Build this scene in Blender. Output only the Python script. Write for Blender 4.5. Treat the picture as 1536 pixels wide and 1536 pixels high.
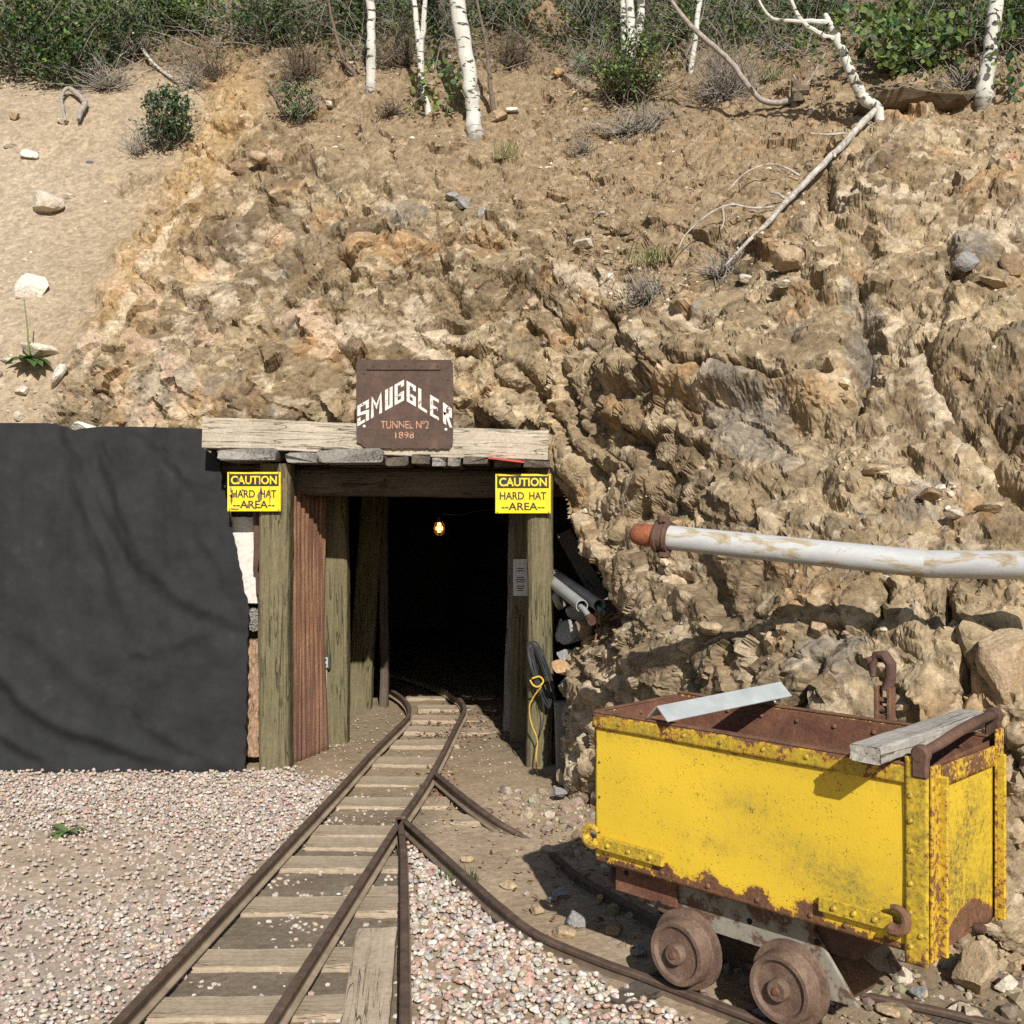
import bpy, math, random
import numpy as np
from mathutils import Matrix, Vector

# ------------------------------------------------------------------ camera, sky, sun, exposure
for o in list(bpy.data.objects): bpy.data.objects.remove(o)
SC = bpy.context.scene
COL = SC.collection
F, CX, CY, H = 1657.0, 768.0, 768.0, 1.6          # focal length in photo pixels, image centre, eye height
cam_d = bpy.data.cameras.new('camera'); cam = bpy.data.objects.new('camera', cam_d); COL.objects.link(cam)
cam.location = (0, 0, H); cam.rotation_euler = (math.radians(90), 0, 0)
cam_d.sensor_width = 36.0; cam_d.lens = F/1536*36.0; cam_d.clip_start = 0.05; cam_d.clip_end = 500
SC.camera = cam
SUN_EL, SUN_AZ = math.radians(34), math.radians(10)   # sun behind the viewer, a little to the right
W = bpy.data.worlds.new('World'); SC.world = W; W.use_nodes = True
wn = W.node_tree.nodes; wl = W.node_tree.links
for n in list(wn): wn.remove(n)
sky = wn.new('ShaderNodeTexSky'); sky.sky_type = 'NISHITA'; sky.sun_disc = False
sky.sun_elevation = SUN_EL; sky.sun_rotation = math.radians(180)-SUN_AZ
bg = wn.new('ShaderNodeBackground'); bg.inputs['Strength'].default_value = 0.062
wo = wn.new('ShaderNodeOutputWorld'); wl.new(sky.outputs[0], bg.inputs[0]); wl.new(bg.outputs[0], wo.inputs[0])
sd = bpy.data.lights.new('sun', 'SUN'); sd.energy = 4.6; sd.angle = math.radians(0.55); sd.color = (1.0, 0.965, 0.90)
sun = bpy.data.objects.new('sun', sd); COL.objects.link(sun)
to_sun = Vector((math.sin(SUN_AZ)*math.cos(SUN_EL), -math.cos(SUN_AZ)*math.cos(SUN_EL), math.sin(SUN_EL)))
sun.rotation_euler = to_sun.to_track_quat('Z', 'Y').to_euler(); sun.location = to_sun*30
SC.view_settings.view_transform = 'Standard'; SC.view_settings.look = 'None'
SC.view_settings.gamma = 1.0; SC.view_settings.use_curve_mapping = False
SC.view_settings.exposure = 0.36
SC.render.engine = 'CYCLES'
SC.cycles.use_denoising = False
SC.cycles.max_bounces = 5; SC.cycles.diffuse_bounces = 2; SC.cycles.glossy_bounces = 2
SC.cycles.caustics_reflective = False; SC.cycles.caustics_refractive = False

rng = np.random.default_rng(7); random.seed(7)

# ------------------------------------------------------------------ photo geometry: a pixel and a distance give a place
def P(px, py, d): return Vector(((px-CX)/F*d, d, H-(py-CY)/F*d))
def G(px, py, z=0.0):
    d = (H-z)*F/(py-CY); return Vector(((px-CX)/F*d, d, z))
def smooth(a, b, x):
    t = np.clip((x-a)/(b-a), 0, 1); return t*t*(3-2*t)

# ------------------------------------------------------------------ noise
TB = np.random.default_rng(3).random((9, 128*128)).astype(np.float32)
TC, TS = np.cos(TB[3]*2*np.pi), np.sin(TB[3]*2*np.pi)
def _ix(iu, iv, seed): return ((iu+seed*37) & 127)*128+((iv+seed*71) & 127)
def perlin(u, v, seed=0):
    u = np.asarray(u, np.float32); v = np.asarray(v, np.float32)
    iu, iv = np.floor(u), np.floor(v); fu, fv = u-iu, v-iv
    iu = iu.astype(np.int32); iv = iv.astype(np.int32)
    su = fu*fu*(3-2*fu); sv = fv*fv*(3-2*fv)
    def g(a, b):
        k = _ix(iu+a, iv+b, seed); return TC[k]*(fu-a)+TS[k]*(fv-b)
    return 1.5*((g(0,0)*(1-su)+g(1,0)*su)*(1-sv)+(g(0,1)*(1-su)+g(1,1)*su)*sv)
def fbm(u, v, seed=0, octv=4, gain=0.5, ridged=False):
    a, s, t = 1.0, 0.0, 0.0
    for k in range(octv):
        n = perlin(u*2**k, v*2**k, seed+k*17)
        if ridged: n = 1-2*np.abs(n)
        s = s+a*n; t += a; a *= gain
    return s/t
def facet(u, v, cell, seed, tilt=1.0, ang=0.0, stretch=1.0, k=1.0):
    """chipped-rock relief: the upper envelope of tilted planes, one per jittered cell, so it is continuous with crisp edges.
    Returns height (about -1..1), the lead of the top plane over the next (0 on an edge) and a random number per plane."""
    c, s = math.cos(ang), math.sin(ang); u = np.asarray(u, np.float32); v = np.asarray(v, np.float32)
    a = (u*c+v*s)/(cell*stretch); b = (-u*s+v*c)/cell
    ia, ib = np.floor(a).astype(np.int32), np.floor(b).astype(np.int32)
    h1 = np.full(a.shape, -9, np.float32); h2 = h1.copy(); idr = np.zeros(a.shape, np.float32)
    for i in (-1, 0, 1):
        for j in (-1, 0, 1):
            q = _ix(ia+i, ib+j, seed)
            da, db = a-(ia+i+TB[1][q]), b-(ib+j+TB[2][q])
            h = (TB[5][q]-.5)*1.3 + tilt*((TB[6][q]*2-1)*da+(TB[7][q]*2-1)*db) - k*1.1*np.maximum(np.abs(da+.25*db), np.abs(db-.2*da))
            top = h > h1
            h2 = np.where(top, h1, np.maximum(h2, h)); h1 = np.where(top, h, h1); idr = np.where(top, TB[8][q], idr)
    return h1+.15, h1-h2, idr

# ------------------------------------------------------------------ masks drawn over the photo's plan (rasterised every 4 px, read back for any point of the hill)
RS = 4
RXa, RYa = np.meshgrid(np.arange(-900, 2440, RS, dtype=float), np.arange(-500, 1760, RS, dtype=float))
def seg_dist(PX, PY, pts):
    best = np.full(PX.shape, 1e9)
    for (x0, y0), (x1, y1) in zip(pts[:-1], pts[1:]):
        dx, dy = x1-x0, y1-y0
        t = np.clip(((PX-x0)*dx+(PY-y0)*dy)/(dx*dx+dy*dy+1e-9), 0, 1)
        best = np.minimum(best, np.hypot(PX-x0-t*dx, PY-y0-t*dy))
    return best
def poly_sd(PX, PY, pts):
    """signed distance, negative inside"""
    ins = np.zeros(PX.shape, bool); q = pts+[pts[0]]
    for (x0, y0), (x1, y1) in zip(q[:-1], q[1:]):
        if y0 == y1: continue
        c = ((y0 > PY) != (y1 > PY)) & (PX < (x1-x0)*(PY-y0)/(y1-y0)+x0)
        ins ^= c
    d = seg_dist(PX, PY, q)
    return np.where(ins, -d, d)
def lookup(R, px, py):
    a = np.clip((px-RXa[0,0])/RS, 0, R.shape[1]-1.001); b = np.clip((py-RYa[0,0])/RS, 0, R.shape[0]-1.001)
    ia, ib = a.astype(int), b.astype(int); fa, fb = a-ia, b-ib
    return (R[ib,ia]*(1-fa)+R[ib,ia+1]*fa)*(1-fb)+(R[ib+1,ia]*(1-fa)+R[ib+1,ia+1]*fa)*fb
def blob(PX, PY, x, y, rx, ry, rot=0, sharp=1.0):
    c, s = math.cos(math.radians(rot)), math.sin(math.radians(rot))
    dx, dy = PX-x, PY-y
    return np.exp(-(((dx*c+dy*s)/rx)**2+((-dx*s+dy*c)/ry)**2)**sharp)

# ------------------------------------------------------------------ mesh helpers
def np_mesh(name, V, Fc, col=None, smooth_shade=False):
    """V (n,3), Fc (m,k) arrays -> mesh data"""
    me = bpy.data.meshes.new(name); Fc = np.asarray(Fc, np.int32); V = np.asarray(V, np.float32)
    k = Fc.shape[1]; m = len(Fc)
    me.vertices.add(len(V)); me.vertices.foreach_set('co', V.ravel())
    me.loops.add(m*k); me.loops.foreach_set('vertex_index', Fc.ravel())
    me.polygons.add(m); me.polygons.foreach_set('loop_start', np.arange(0, m*k, k, dtype=np.int32))
    if smooth_shade: me.polygons.foreach_set('use_smooth', np.ones(m, bool))
    else: me.polygons.foreach_set('use_smooth', np.zeros(m, bool))
    me.update(calc_edges=True)
    if col is not None:
        at = me.color_attributes.new('Col', 'FLOAT_COLOR', 'POINT')
        c4 = np.ones((len(V), 4), np.float32); c4[:, :3] = col[:, :3]; at.data.foreach_set('color', c4.ravel())
    return me
def tag(o, label=None, cat=None, group=None, kind=None):
    if label: o['label'] = label
    if cat: o['category'] = cat
    if group: o['group'] = group
    if kind: o['kind'] = kind
    return o
EMPT = {}
def thing(name, label, cat, loc=(0, 0, 0), rotz=0.0, group=None):
    o = bpy.data.objects.new(name, None); COL.objects.link(o)
    o.location = loc; o.rotation_euler = (0, 0, rotz); o.empty_display_size = 0.1
    EMPT[o.name] = Matrix.Translation(Vector(loc)) @ Matrix.Rotation(rotz, 4, 'Z')
    return tag(o, label, cat, group)
def place(o, parent=None, local=False):
    COL.objects.link(o)
    if parent is not None:
        o.parent = parent
        if not local:
            pm = EMPT.get(parent.name) or parent['_m']
            o.matrix_parent_inverse = pm.inverted()
    return o
WORLD_M = {}
def add(name, me, mat, parent=None, M=None, local=False):
    o = bpy.data.objects.new(name, me)
    for m in (mat if isinstance(mat, (list, tuple)) else [mat]): me.materials.append(m)
    if M is not None: o.matrix_world = M
    place_parent(o, parent, local, M)
    return o
def place_parent(o, parent, local, M):
    COL.objects.link(o)
    M = M if M is not None else Matrix.Identity(4)
    if parent is not None:
        o.parent = parent
        if not local: o.matrix_parent_inverse = WORLD_OF(parent).inverted()
        WORLD_M[o.name] = (WORLD_OF(parent) @ M) if local else M
    else: WORLD_M[o.name] = M
    o.matrix_basis = M
def WORLD_OF(o): return EMPT[o.name] if o.name in EMPT else WORLD_M[o.name]

class MB:
    """collects shapes into one mesh"""
    def __init__(s): s.v = []; s.f = []; s.mi = []; s.sm = []
    def addv(s, vs, fs, mi=0, sm=False, M=None):
        b = len(s.v)
        s.v += [tuple(M @ Vector(v)) if M is not None else tuple(v) for v in vs]
        s.f += [tuple(i+b for i in f) for f in fs]; s.mi += [mi]*len(fs); s.sm += [sm]*len(fs)
        return s
    def box(s, c, size, M=None, mi=0, bev=0.0):
        x, y, z = [a/2 for a in size]; cx, cy, cz = c
        if bev <= 0:
            vs = [(cx+i*x, cy+j*y, cz+k*z) for i in (-1, 1) for j in (-1, 1) for k in (-1, 1)]
            fs = [(0,1,3,2),(4,6,7,5),(0,4,5,1),(2,3,7,6),(0,2,6,4),(1,5,7,3)]
            return s.addv(vs, fs, mi, False, M)
        b = min(bev, x*.9, y*.9, z*.9); vs = []; idx = {}
        for i in (-1, 1):
            for j in (-1, 1):
                for k in (-1, 1):
                    for a in range(3):
                        p = [x-b, y-b, z-b]; p[a] += b
                        idx[i, j, k, a] = len(vs); vs.append((cx+i*p[0], cy+j*p[1], cz+k*p[2]))
        fs = []
        for a in range(3):
            o1, o2 = (a+1) % 3, (a+2) % 3
            for sg in (-1, 1):
                q = []
                for (e, f_) in ((-1,-1),(1,-1),(1,1),(-1,1)):
                    key = [0,0,0]; key[a] = sg; key[o1] = e; key[o2] = f_; q.append(idx[tuple(key)+(a,)])
                fs.append(tuple(q if sg > 0 else q[::-1]))
        for a in range(3):
            o1, o2 = (a+1) % 3, (a+2) % 3
            for e in (-1, 1):
                for f_ in (-1, 1):
                    k0 = [0,0,0]; k1 = [0,0,0]; k0[a] = -1; k1[a] = 1; k0[o1] = k1[o1] = e; k0[o2] = k1[o2] = f_
                    q = (idx[tuple(k0)+(o1,)], idx[tuple(k1)+(o1,)], idx[tuple(k1)+(o2,)], idx[tuple(k0)+(o2,)])
                    fs.append(q if e*f_ > 0 else q[::-1])
        for i in (-1, 1):
            for j in (-1, 1):
                for k in (-1, 1):
                    q = tuple(idx[i, j, k, a] for a in range(3)); fs.append(q if i*j*k > 0 else q[::-1])
        return s.addv(vs, fs, mi, False, M)
    def tube(s, pts, r, n=8, cap=True, M=None, mi=0, sm=True):
        pts = [Vector(p) for p in pts]; rr = r if isinstance(r, (list, tuple)) else [r]*len(pts)
        t0 = (pts[1]-pts[0]).normalized(); nrm = t0.orthogonal().normalized(); vs = []; fs = []
        for i, p in enumerate(pts):
            t = (pts[min(i+1, len(pts)-1)]-pts[max(i-1, 0)])
            t = t.normalized() if t.length > 1e-9 else t0
            nrm = (nrm-t*nrm.dot(t)); nrm = nrm.normalized() if nrm.length > 1e-6 else t.orthogonal().normalized()
            bn = t.cross(nrm)
            for k in range(n):
                a = 2*math.pi*k/n; vs.append(p+(nrm*math.cos(a)+bn*math.sin(a))*rr[i])
        for i in range(len(pts)-1):
            for k in range(n):
                fs.append((i*n+k, i*n+(k+1) % n, (i+1)*n+(k+1) % n, (i+1)*n+k))
        s.addv(vs, fs, mi, sm, M)
        if cap:
            s.addv(vs[:n], [tuple(range(n))[::-1]], mi, False, M); s.addv(vs[-n:], [tuple(range(n))], mi, False, M)
        return s
    def lathe(s, prof, n=24, M=None, mi=0, sm=True):
        """prof: list of (r, x): turned about the X axis"""
        vs = []; fs = []
        for r, x in prof:
            for k in range(n):
                a = 2*math.pi*k/n; vs.append((x, r*math.cos(a), r*math.sin(a)))
        for i in range(len(prof)-1):
            for k in range(n):
                fs.append((i*n+k, (i+1)*n+k, (i+1)*n+(k+1) % n, i*n+(k+1) % n))
        return s.addv(vs, fs, mi, sm, M)
    def prism(s, poly, z0, z1, M=None, mi=0):
        """poly: (x, y) outline, counter-clockwise, extruded in z"""
        n = len(poly); vs = [(x, y, z0) for x, y in poly]+[(x, y, z1) for x, y in poly]
        fs = [tuple(range(n))[::-1], tuple(range(n, 2*n))]+[(i, (i+1) % n, n+(i+1) % n, n+i) for i in range(n)]
        return s.addv(vs, fs, mi, False, M)
    def rivet(s, p, nrm, r=0.008, h=0.005, n=7, M=None, mi=0):
        p = Vector(p); nrm = Vector(nrm).normalized(); a = nrm.orthogonal().normalized(); b = nrm.cross(a)
        vs = []; fs = []
        for rr, hh in ((r, 0), (r*.9, h*.55), (r*.55, h)):
            for k in range(n):
                t = 2*math.pi*k/n; vs.append(p+(a*math.cos(t)+b*math.sin(t))*rr+nrm*hh)
        for i in range(2):
            for k in range(n): fs.append((i*n+k, i*n+(k+1) % n, (i+1)*n+(k+1) % n, (i+1)*n+k))
        fs.append(tuple(range(2*n, 3*n)))
        return s.addv(vs, fs, mi, True, M)
    def mesh(s, name, origin=None):
        me = bpy.data.meshes.new(name); o = Vector(origin) if origin is not None else Vector((0, 0, 0))
        me.from_pydata([tuple(Vector(v)-o) for v in s.v], [], s.f)
        me.polygons.foreach_set('material_index', s.mi); me.polygons.foreach_set('use_smooth', s.sm); me.update()
        if any(s.sm): me.set_sharp_from_angle(angle=math.radians(38))
        return me
    def build(s, name, mat, parent=None, local=False, origin='auto'):
        if local: return add(name, s.mesh(name), mat, parent, None, True)
        a = np.array(s.v)
        o = Vector(((a[:,0].min()+a[:,0].max())/2, (a[:,1].min()+a[:,1].max())/2, a[:,2].min())) if origin == 'auto' else Vector(origin)
        return add(name, s.mesh(name, o), mat, parent, Matrix.Translation(o))

# ------------------------------------------------------------------ materials (all procedural)
class NT:
    def __init__(s, name):
        s.m = bpy.data.materials.new(name); s.m.use_nodes = True; s.t = s.m.node_tree; s.t.nodes.clear()
        s.out = s.t.nodes.new('ShaderNodeOutputMaterial'); s.b = s.n('BsdfPrincipled')
        s.t.links.new(s.b.outputs[0], s.out.inputs[0])
    def n(s, typ, ins=None, **props):
        nd = s.t.nodes.new('ShaderNode'+typ)
        for k, v in props.items(): setattr(nd, k, v)
        for k, v in (ins or {}).items(): s.set(nd.inputs[k], v)
        return nd
    def set(s, sock, v):
        if hasattr(v, 'node'): s.t.links.new(v, sock)
        else:
            if isinstance(v, (tuple, list)) and len(v) == 3 and sock.type == 'RGBA': v = (*v, 1)
            sock.default_value = v
    def coord(s, which='Object', scale=(1, 1, 1), rot=(0, 0, 0), loc=(0, 0, 0)):
        c = s.n('TexCoord'); return s.n('Mapping', {'Vector': c.outputs[which], 'Scale': scale, 'Rotation': rot, 'Location': loc}).outputs[0]
    def noise(s, vec, scale, detail=4, rough=.55, dist=0.0):
        return s.n('TexNoise', {'Vector': vec, 'Scale': scale, 'Detail': detail, 'Roughness': rough, 'Distortion': dist}).outputs['Fac']
    def voro(s, vec, scale, feature='F1', out='Distance', rand=1.0):
        return s.n('TexVoronoi', {'Vector': vec, 'Scale': scale, 'Randomness': rand}, feature=feature).outputs[out]
    def ramp(s, fac, *stops, interp='LINEAR'):
        r = s.n('ValToRGB'); r.color_ramp.interpolation = interp; e = r.color_ramp.elements
        while len(e) < len(stops): e.new(0.5)
        for i, (p, c) in enumerate(stops):
            e[i].position = p; e[i].color = (*c, 1) if isinstance(c, (tuple, list)) else (c, c, c, 1)
        s.set(r.inputs[0], fac); return r.outputs[0]
    def mix(s, fac, a, b, mode='MIX'):
        nd = s.n('Mix', data_type='RGBA', blend_type=mode)
        s.set(nd.inputs[0], fac); s.set(nd.inputs[6], a); s.set(nd.inputs[7], b); return nd.outputs[2]
    def math(s, op, a, b=0.0, clamp=False):
        nd = s.n('Math', operation=op, use_clamp=clamp); s.set(nd.inputs[0], a); s.set(nd.inputs[1], b); return nd.outputs[0]
    def attr(s, name='Col', out='Color'): return s.n('Attribute', attribute_name=name).outputs[out]
    def bump(s, h, strength=.5, dist=.01, prev=None):
        ins = {'Height': h, 'Strength': strength, 'Distance': dist}
        if prev is not None: ins['Normal'] = prev
        return s.n('Bump', ins).outputs[0]
    def fin(s, color=None, rough=.85, metal=0.0, normal=None, spec=.3):
        if color is not None: s.set(s.b.inputs['Base Color'], color)
        s.set(s.b.inputs['Roughness'], rough); s.set(s.b.inputs['Metallic'], metal)
        s.b.inputs['Specular IOR Level'].default_value = spec
        if normal is not None: s.set(s.b.inputs['Normal'], normal)
        return s.m

def m_earth(name, bs=1.0, dist=0.012, chips=True):
    t = NT(name); v = t.coord('Object'); c = t.attr()
    n1 = t.noise(v, 30, 3, .7); n2 = t.noise(v, 140, 2, .6); h = n1
    k = t.ramp(n1, (.28, .72), (.72, 1.26)); c = t.mix(1.0, c, k, 'MULTIPLY')
    k = t.ramp(n2, (.3, .82), (.7, 1.18)); c = t.mix(1.0, c, k, 'MULTIPLY')
    if chips:
        w = t.n('TexVoronoi', {'Vector': v, 'Scale': 26.0}); h = t.math('ADD', n1, t.math('MULTIPLY', w.outputs['Distance'], -1.1))
        cs = t.n('SeparateColor', {'Color': w.outputs['Color']}).outputs[0]; c = t.mix(1.0, c, t.ramp(cs, (.0, .84), (1.0, 1.16)), 'MULTIPLY')
    return t.fin(c, .92, normal=t.bump(h, .9*bs, dist), spec=.1)
def m_stone(name, c1, c2, c3=None, sc=9):
    t = NT(name); v = t.coord('Object'); n = t.noise(v, sc, 8, .65, .4); c = t.ramp(n, (.32, c1), (.66, c2))
    if c3: c = t.mix(t.ramp(t.noise(v, sc*.6, 5, .6, 1.0), (.55, 0.0), (.68, 1.0)), c, c3)
    k = t.ramp(t.noise(v, sc*8, 4), (.3, .75), (.7, 1.2)); c = t.mix(1.0, c, k, 'MULTIPLY')
    h = t.math('ADD', t.noise(v, sc*2.4, 6, .7), t.math('MULTIPLY', t.noise(v, sc*11, 4), .4))
    return t.fin(c, .9, normal=t.bump(h, .8, .012), spec=.2)
def m_wood(name, c1, c2, dark, sc=1.0, crack=.5, knots=True, stain=None):
    """grain runs along the local X axis"""
    t = NT(name); v = t.coord('Object', (1.6*sc, 26*sc, 26*sc)); v0 = t.coord('Object')
    g = t.noise(v, 2.2, 8, .62, .6); c = t.ramp(g, (.28, c1), (.68, c2))
    c = t.mix(t.ramp(t.noise(v0, 3.5, 4, .6), (.42, 0.0), (.70, .55)), c, stain if stain else [x*.72 for x in c1])
    vc = t.coord('Object', (.9*sc, 17*sc, 17*sc)); cr = t.noise(vc, 1.7, 3, .45, .8)
    cm = t.ramp(t.math('ABSOLUTE', t.math('SUBTRACT', cr, .5)), (0.0, 1.0), (.010+.016*crack, 0.0))
    gate = t.ramp(t.noise(v0, 1.8, 2), (.45, 0.0), (.55, 1.0)); cm = t.math('MULTIPLY', cm, gate)
    c = t.mix(t.math('MULTIPLY', cm, .9), c, dark)
    h = t.math('SUBTRACT', t.math('MULTIPLY', g, .5), t.math('MULTIPLY', cm, 1.3))
    if knots:
        vk = t.coord('Object', (2.2, 4.5, 4.5)); kd = t.voro(vk, 1.0); km = t.ramp(kd, (.06, 1.0), (.12, 0.0))
        c = t.mix(t.math('MULTIPLY', km, .7), c, dark)
    c = t.mix(1.0, c, t.ramp(t.noise(v0, 60, 4), (.3, .82), (.7, 1.15)), 'MULTIPLY')
    return t.fin(c, .85, normal=t.bump(h, .8, .006), spec=.2)
def m_rust(name, c1=(.085, .040, .026), c2=(.17, .085, .05), c3=(.25, .12, .06), sc=1.0, rough=.8, metal=.0):
    t = NT(name); v = t.coord('Object'); n = t.noise(v, 9*sc, 9, .68, .3); c = t.ramp(n, (.3, c1), (.55, c2), (.78, c3))
    c = t.mix(1.0, c, t.ramp(t.noise(v, 75*sc, 5, .7), (.3, .7), (.7, 1.25)), 'MULTIPLY')
    h = t.math('ADD', t.noise(v, 40*sc, 7, .7), t.math('MULTIPLY', t.noise(v, 160*sc, 3), .4))
    return t.fin(c, rough, metal, t.bump(h, .55, .004), .35)
def m_plain(name, c, rough=.6, metal=0.0, var=.2, sc=20, spec=.4, bmp=.15):
    t = NT(name); v = t.coord('Object'); n = t.noise(v, sc, 5, .6)
    cc = t.mix(1.0, c, t.ramp(n, (.3, 1-var), (.7, 1+var)), 'MULTIPLY')
    return t.fin(cc, rough, metal, t.bump(n, bmp, .004), spec)
# ------------------------------------------------------------------ the hillside: one sheet, y (distance) over x and z
XK = [-12, -4.5, -3, -2, -1, -.2, .3, .5, .75, 1.2, 1.7, 2.5, 3.6, 5, 12]
ZK = [-.35, .45, .95, 1.16, 1.42, 1.9, 2.7, 3.9, 5.5, 7.0, 10.0]
YT = [
 [7.2, 7.2, 7.2, 7.2, 7.2, 7.2, 6.20, 5.92, 5.35, 4.20, 3.95, 3.6, 3.3, 3.1, 3.0],
 [7.2, 7.2, 7.2, 7.2, 7.2, 7.2, 6.35, 6.02, 5.42, 4.28, 4.00, 3.6, 3.3, 3.1, 2.9],
 [7.2, 7.2, 7.2, 7.2, 7.2, 7.2, 6.62, 6.15, 5.50, 4.38, 4.06, 3.65, 3.4, 3.2, 3.0],
 [7.2, 7.2, 7.2, 7.2, 7.2, 7.2, 6.80, 6.30, 5.60, 4.62, 4.30, 3.95, 3.7, 3.5, 3.3],
 [7.2, 7.2, 7.2, 7.2, 7.2, 7.2, 6.95, 6.45, 5.72, 4.92, 4.60, 4.25, 4.0, 3.9, 3.8],
 [7.3, 7.2, 7.2, 7.2, 7.1, 7.15, 7.02, 6.70, 6.20, 5.62, 5.20, 4.95, 4.8, 4.7, 4.6],
 [7.7, 7.6, 7.5, 7.5, 7.45, 7.45, 7.35, 7.15, 6.95, 6.5, 6.15, 5.95, 5.8, 5.7, 5.6],
 [9.0, 8.9, 8.9, 8.7, 8.4, 8.4, 8.3, 8.2, 8.1, 7.9, 7.65, 7.4, 7.2, 7.1, 7.0],
 [10.3, 10.2, 10.2, 10.0, 9.8, 9.8, 9.8, 9.8, 9.8, 9.75, 9.6, 9.4, 9.0, 8.9, 8.8],
 [12.0, 12.0, 12.0, 11.9, 11.8, 11.8, 11.8, 11.8, 11.8, 11.8, 11.7, 11.5, 11.2, 11.0, 11.0],
 [16]*15]
XK, ZK, YT = np.array(XK, float), np.array(ZK, float), np.array(YT, float)
def base_y(x, z):
    """smooth bilinear lookup of the table (smoothed by averaging jittered samples)"""
    s = 0
    for ox, oz in ((0,0),(.13,.05),(-.13,-.05),(.06,-.11),(-.06,.11)):
        xx = np.clip(x+ox, XK[0], XK[-1]-1e-6); zz = np.clip(z+oz*np.clip(z, .15, 3), ZK[0], ZK[-1]-1e-6)
        i = np.clip(np.searchsorted(XK, xx, 'right')-1, 0, len(XK)-2); j = np.clip(np.searchsorted(ZK, zz, 'right')-1, 0, len(ZK)-2)
        a = (xx-XK[i])/(XK[i+1]-XK[i]); b = (zz-ZK[j])/(ZK[j+1]-ZK[j])
        s = s+(YT[j,i]*(1-a)+YT[j,i+1]*a)*(1-b)+(YT[j+1,i]*(1-a)+YT[j+1,i+1]*a)*b
    return s/5
def spaced(stops):
    """stops: (start, step) ... (end, None)"""
    out = []
    for (a, st), (b, _) in zip(stops[:-1], stops[1:]):
        n = max(1, int(round((b-a)/st))); out += list(np.linspace(a, b, n, endpoint=False))
    return np.array(out+[stops[-1][0]])
gx = spaced([(-12, .35), (-6.2, .05), (-5.2, .0125), (-1.5, .0105), (.25, .0042), (.95, .0085), (2.6, .012), (5.2, .05), (6.2, .35), (12, None)])
gz = spaced([(-.3, .05), (0, .0085), (1.5, .0095), (4.0, .014), (7.1, .06), (9.5, None)])
X, Z = np.meshgrid(gx, gz)
jr = np.random.default_rng(5); dxs = np.minimum(np.gradient(gx), .02); dzs = np.minimum(np.gradient(gz), .02)
X = X+jr.uniform(-.40, .40, X.shape)*dxs[None, :]; Z = Z+jr.uniform(-.40, .40, Z.shape)*dzs[:, None]      # no regular rows
NXg, NZg = len(gx), len(gz)
Y = base_y(X, Z)
PX = CX+F*X/Y; PY = CY-F*(Z-H)/Y
# base normals
def grid_normals(X, Y, Z):
    du = np.stack([np.gradient(A, axis=1) for A in (X, Y, Z)], -1); dv = np.stack([np.gradient(A, axis=0) for A in (X, Y, Z)], -1)
    n = np.cross(du, dv); n /= np.linalg.norm(n, axis=-1, keepdims=True)+1e-12
    return n
BN = grid_normals(X, Y, Z)

# --- zones
wx = fbm(RXa/90, RYa/90, 31, 4)*26; wy = fbm(RXa/90, RYa/90, 57, 4)*26
WX, WY = RXa+wx, RYa+wy
sd = poly_sd(WX, WY, [(-900,60),(60,95),(200,115),(300,130),(312,165),(268,240),(214,330),(180,420),(140,500),(100,585),(60,680),(-900,700)])
R_edge = smooth(-190, -20, sd+40*fbm(RXa/60, RYa/60, 35, 3))
R_sand = smooth(26, -34, sd+30*fbm(RXa/38, RYa/38, 33, 3))
sd = poly_sd(WX, WY, [(-900,-600),(2440,-600),(2440,200),(1536,235),(1400,172),(1290,180),(1235,255),(1240,345),(1130,372),(1000,440),(930,425),(850,372),(740,330),(640,285),(520,262),(430,205),(360,160),(300,128),(-900,80)])
R_soil = smooth(22, -30, sd)
R_ochre = np.exp(-(seg_dist(WX, WY, [(340,150),(290,270),(225,380),(170,470)])/52)**2)*(1-R_sand)
R_pale = np.zeros_like(RXa)
for pts, w, a in [([(300,290),(240,390),(192,480),(165,520)],13,1.0),([(380,330),(340,420),(285,480),(255,545)],20,.7),([(330,470),(380,450)],28,.6),
                  ([(500,510),(560,500),(600,515)],24,.9),([(630,470),(660,510),(640,540)],26,1.0),([(845,415),(900,435),(935,450)],17,1.0),
                  ([(1240,345),(1330,325),(1420,300)],20,.8),([(1440,370),(1536,365)],30,.9),([(1010,480),(1060,510)],14,.8),([(760,470),(700,520)],13,.6),
                  ([(370,390),(400,350)],16,.6),([(1340,520),(1400,600),(1440,690)],38,.55),([(150,500),(130,560)],22,.5),([(960,1000),(900,1080),(880,1160)],22,.6)]:
    R_pale = np.maximum(R_pale, a*np.exp(-(seg_dist(RXa+wx*.4, RYa+wy*.4, pts)/w)**2))
R_grey = np.zeros_like(RXa)
for (x, y, rx, ry, ro, a) in [(255,590,55,55,20,.8),(270,470,30,70,20,.4),(1140,650,130,60,20,.75),(1295,540,24,75,0,1.0),(1275,490,28,25,0,.6),(1390,770,70,50,0,.8),
                              (610,335,40,26,20,.7),(470,380,40,80,-30,.45),(1450,400,42,34,0,.9),(1500,420,40,26,20,.5),(1270,990,70,50,0,.6),(590,290,40,18,0,.5),
                              (1230,680,60,50,0,.5),(680,300,30,16,0,.6),(870,120,40,30,0,.4),(440,490,60,60,0,.4),(350,600,70,40,0,.45),(1010,560,40,40,0,.4),(1500,780,50,50,0,.4),
                              (760,600,50,60,30,.35),(985,800,60,50,0,.3),(950,240,40,14,0,.4)]:
    R_grey = np.maximum(R_grey, a*blob(RXa+wx, RYa+wy, x, y, rx, ry, ro, 1.3))
R_rust = 1.0*blob(RXa+wx*.3, RYa+wy*.3, 1508, 268, 19, 13, 10, 2)
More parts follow.
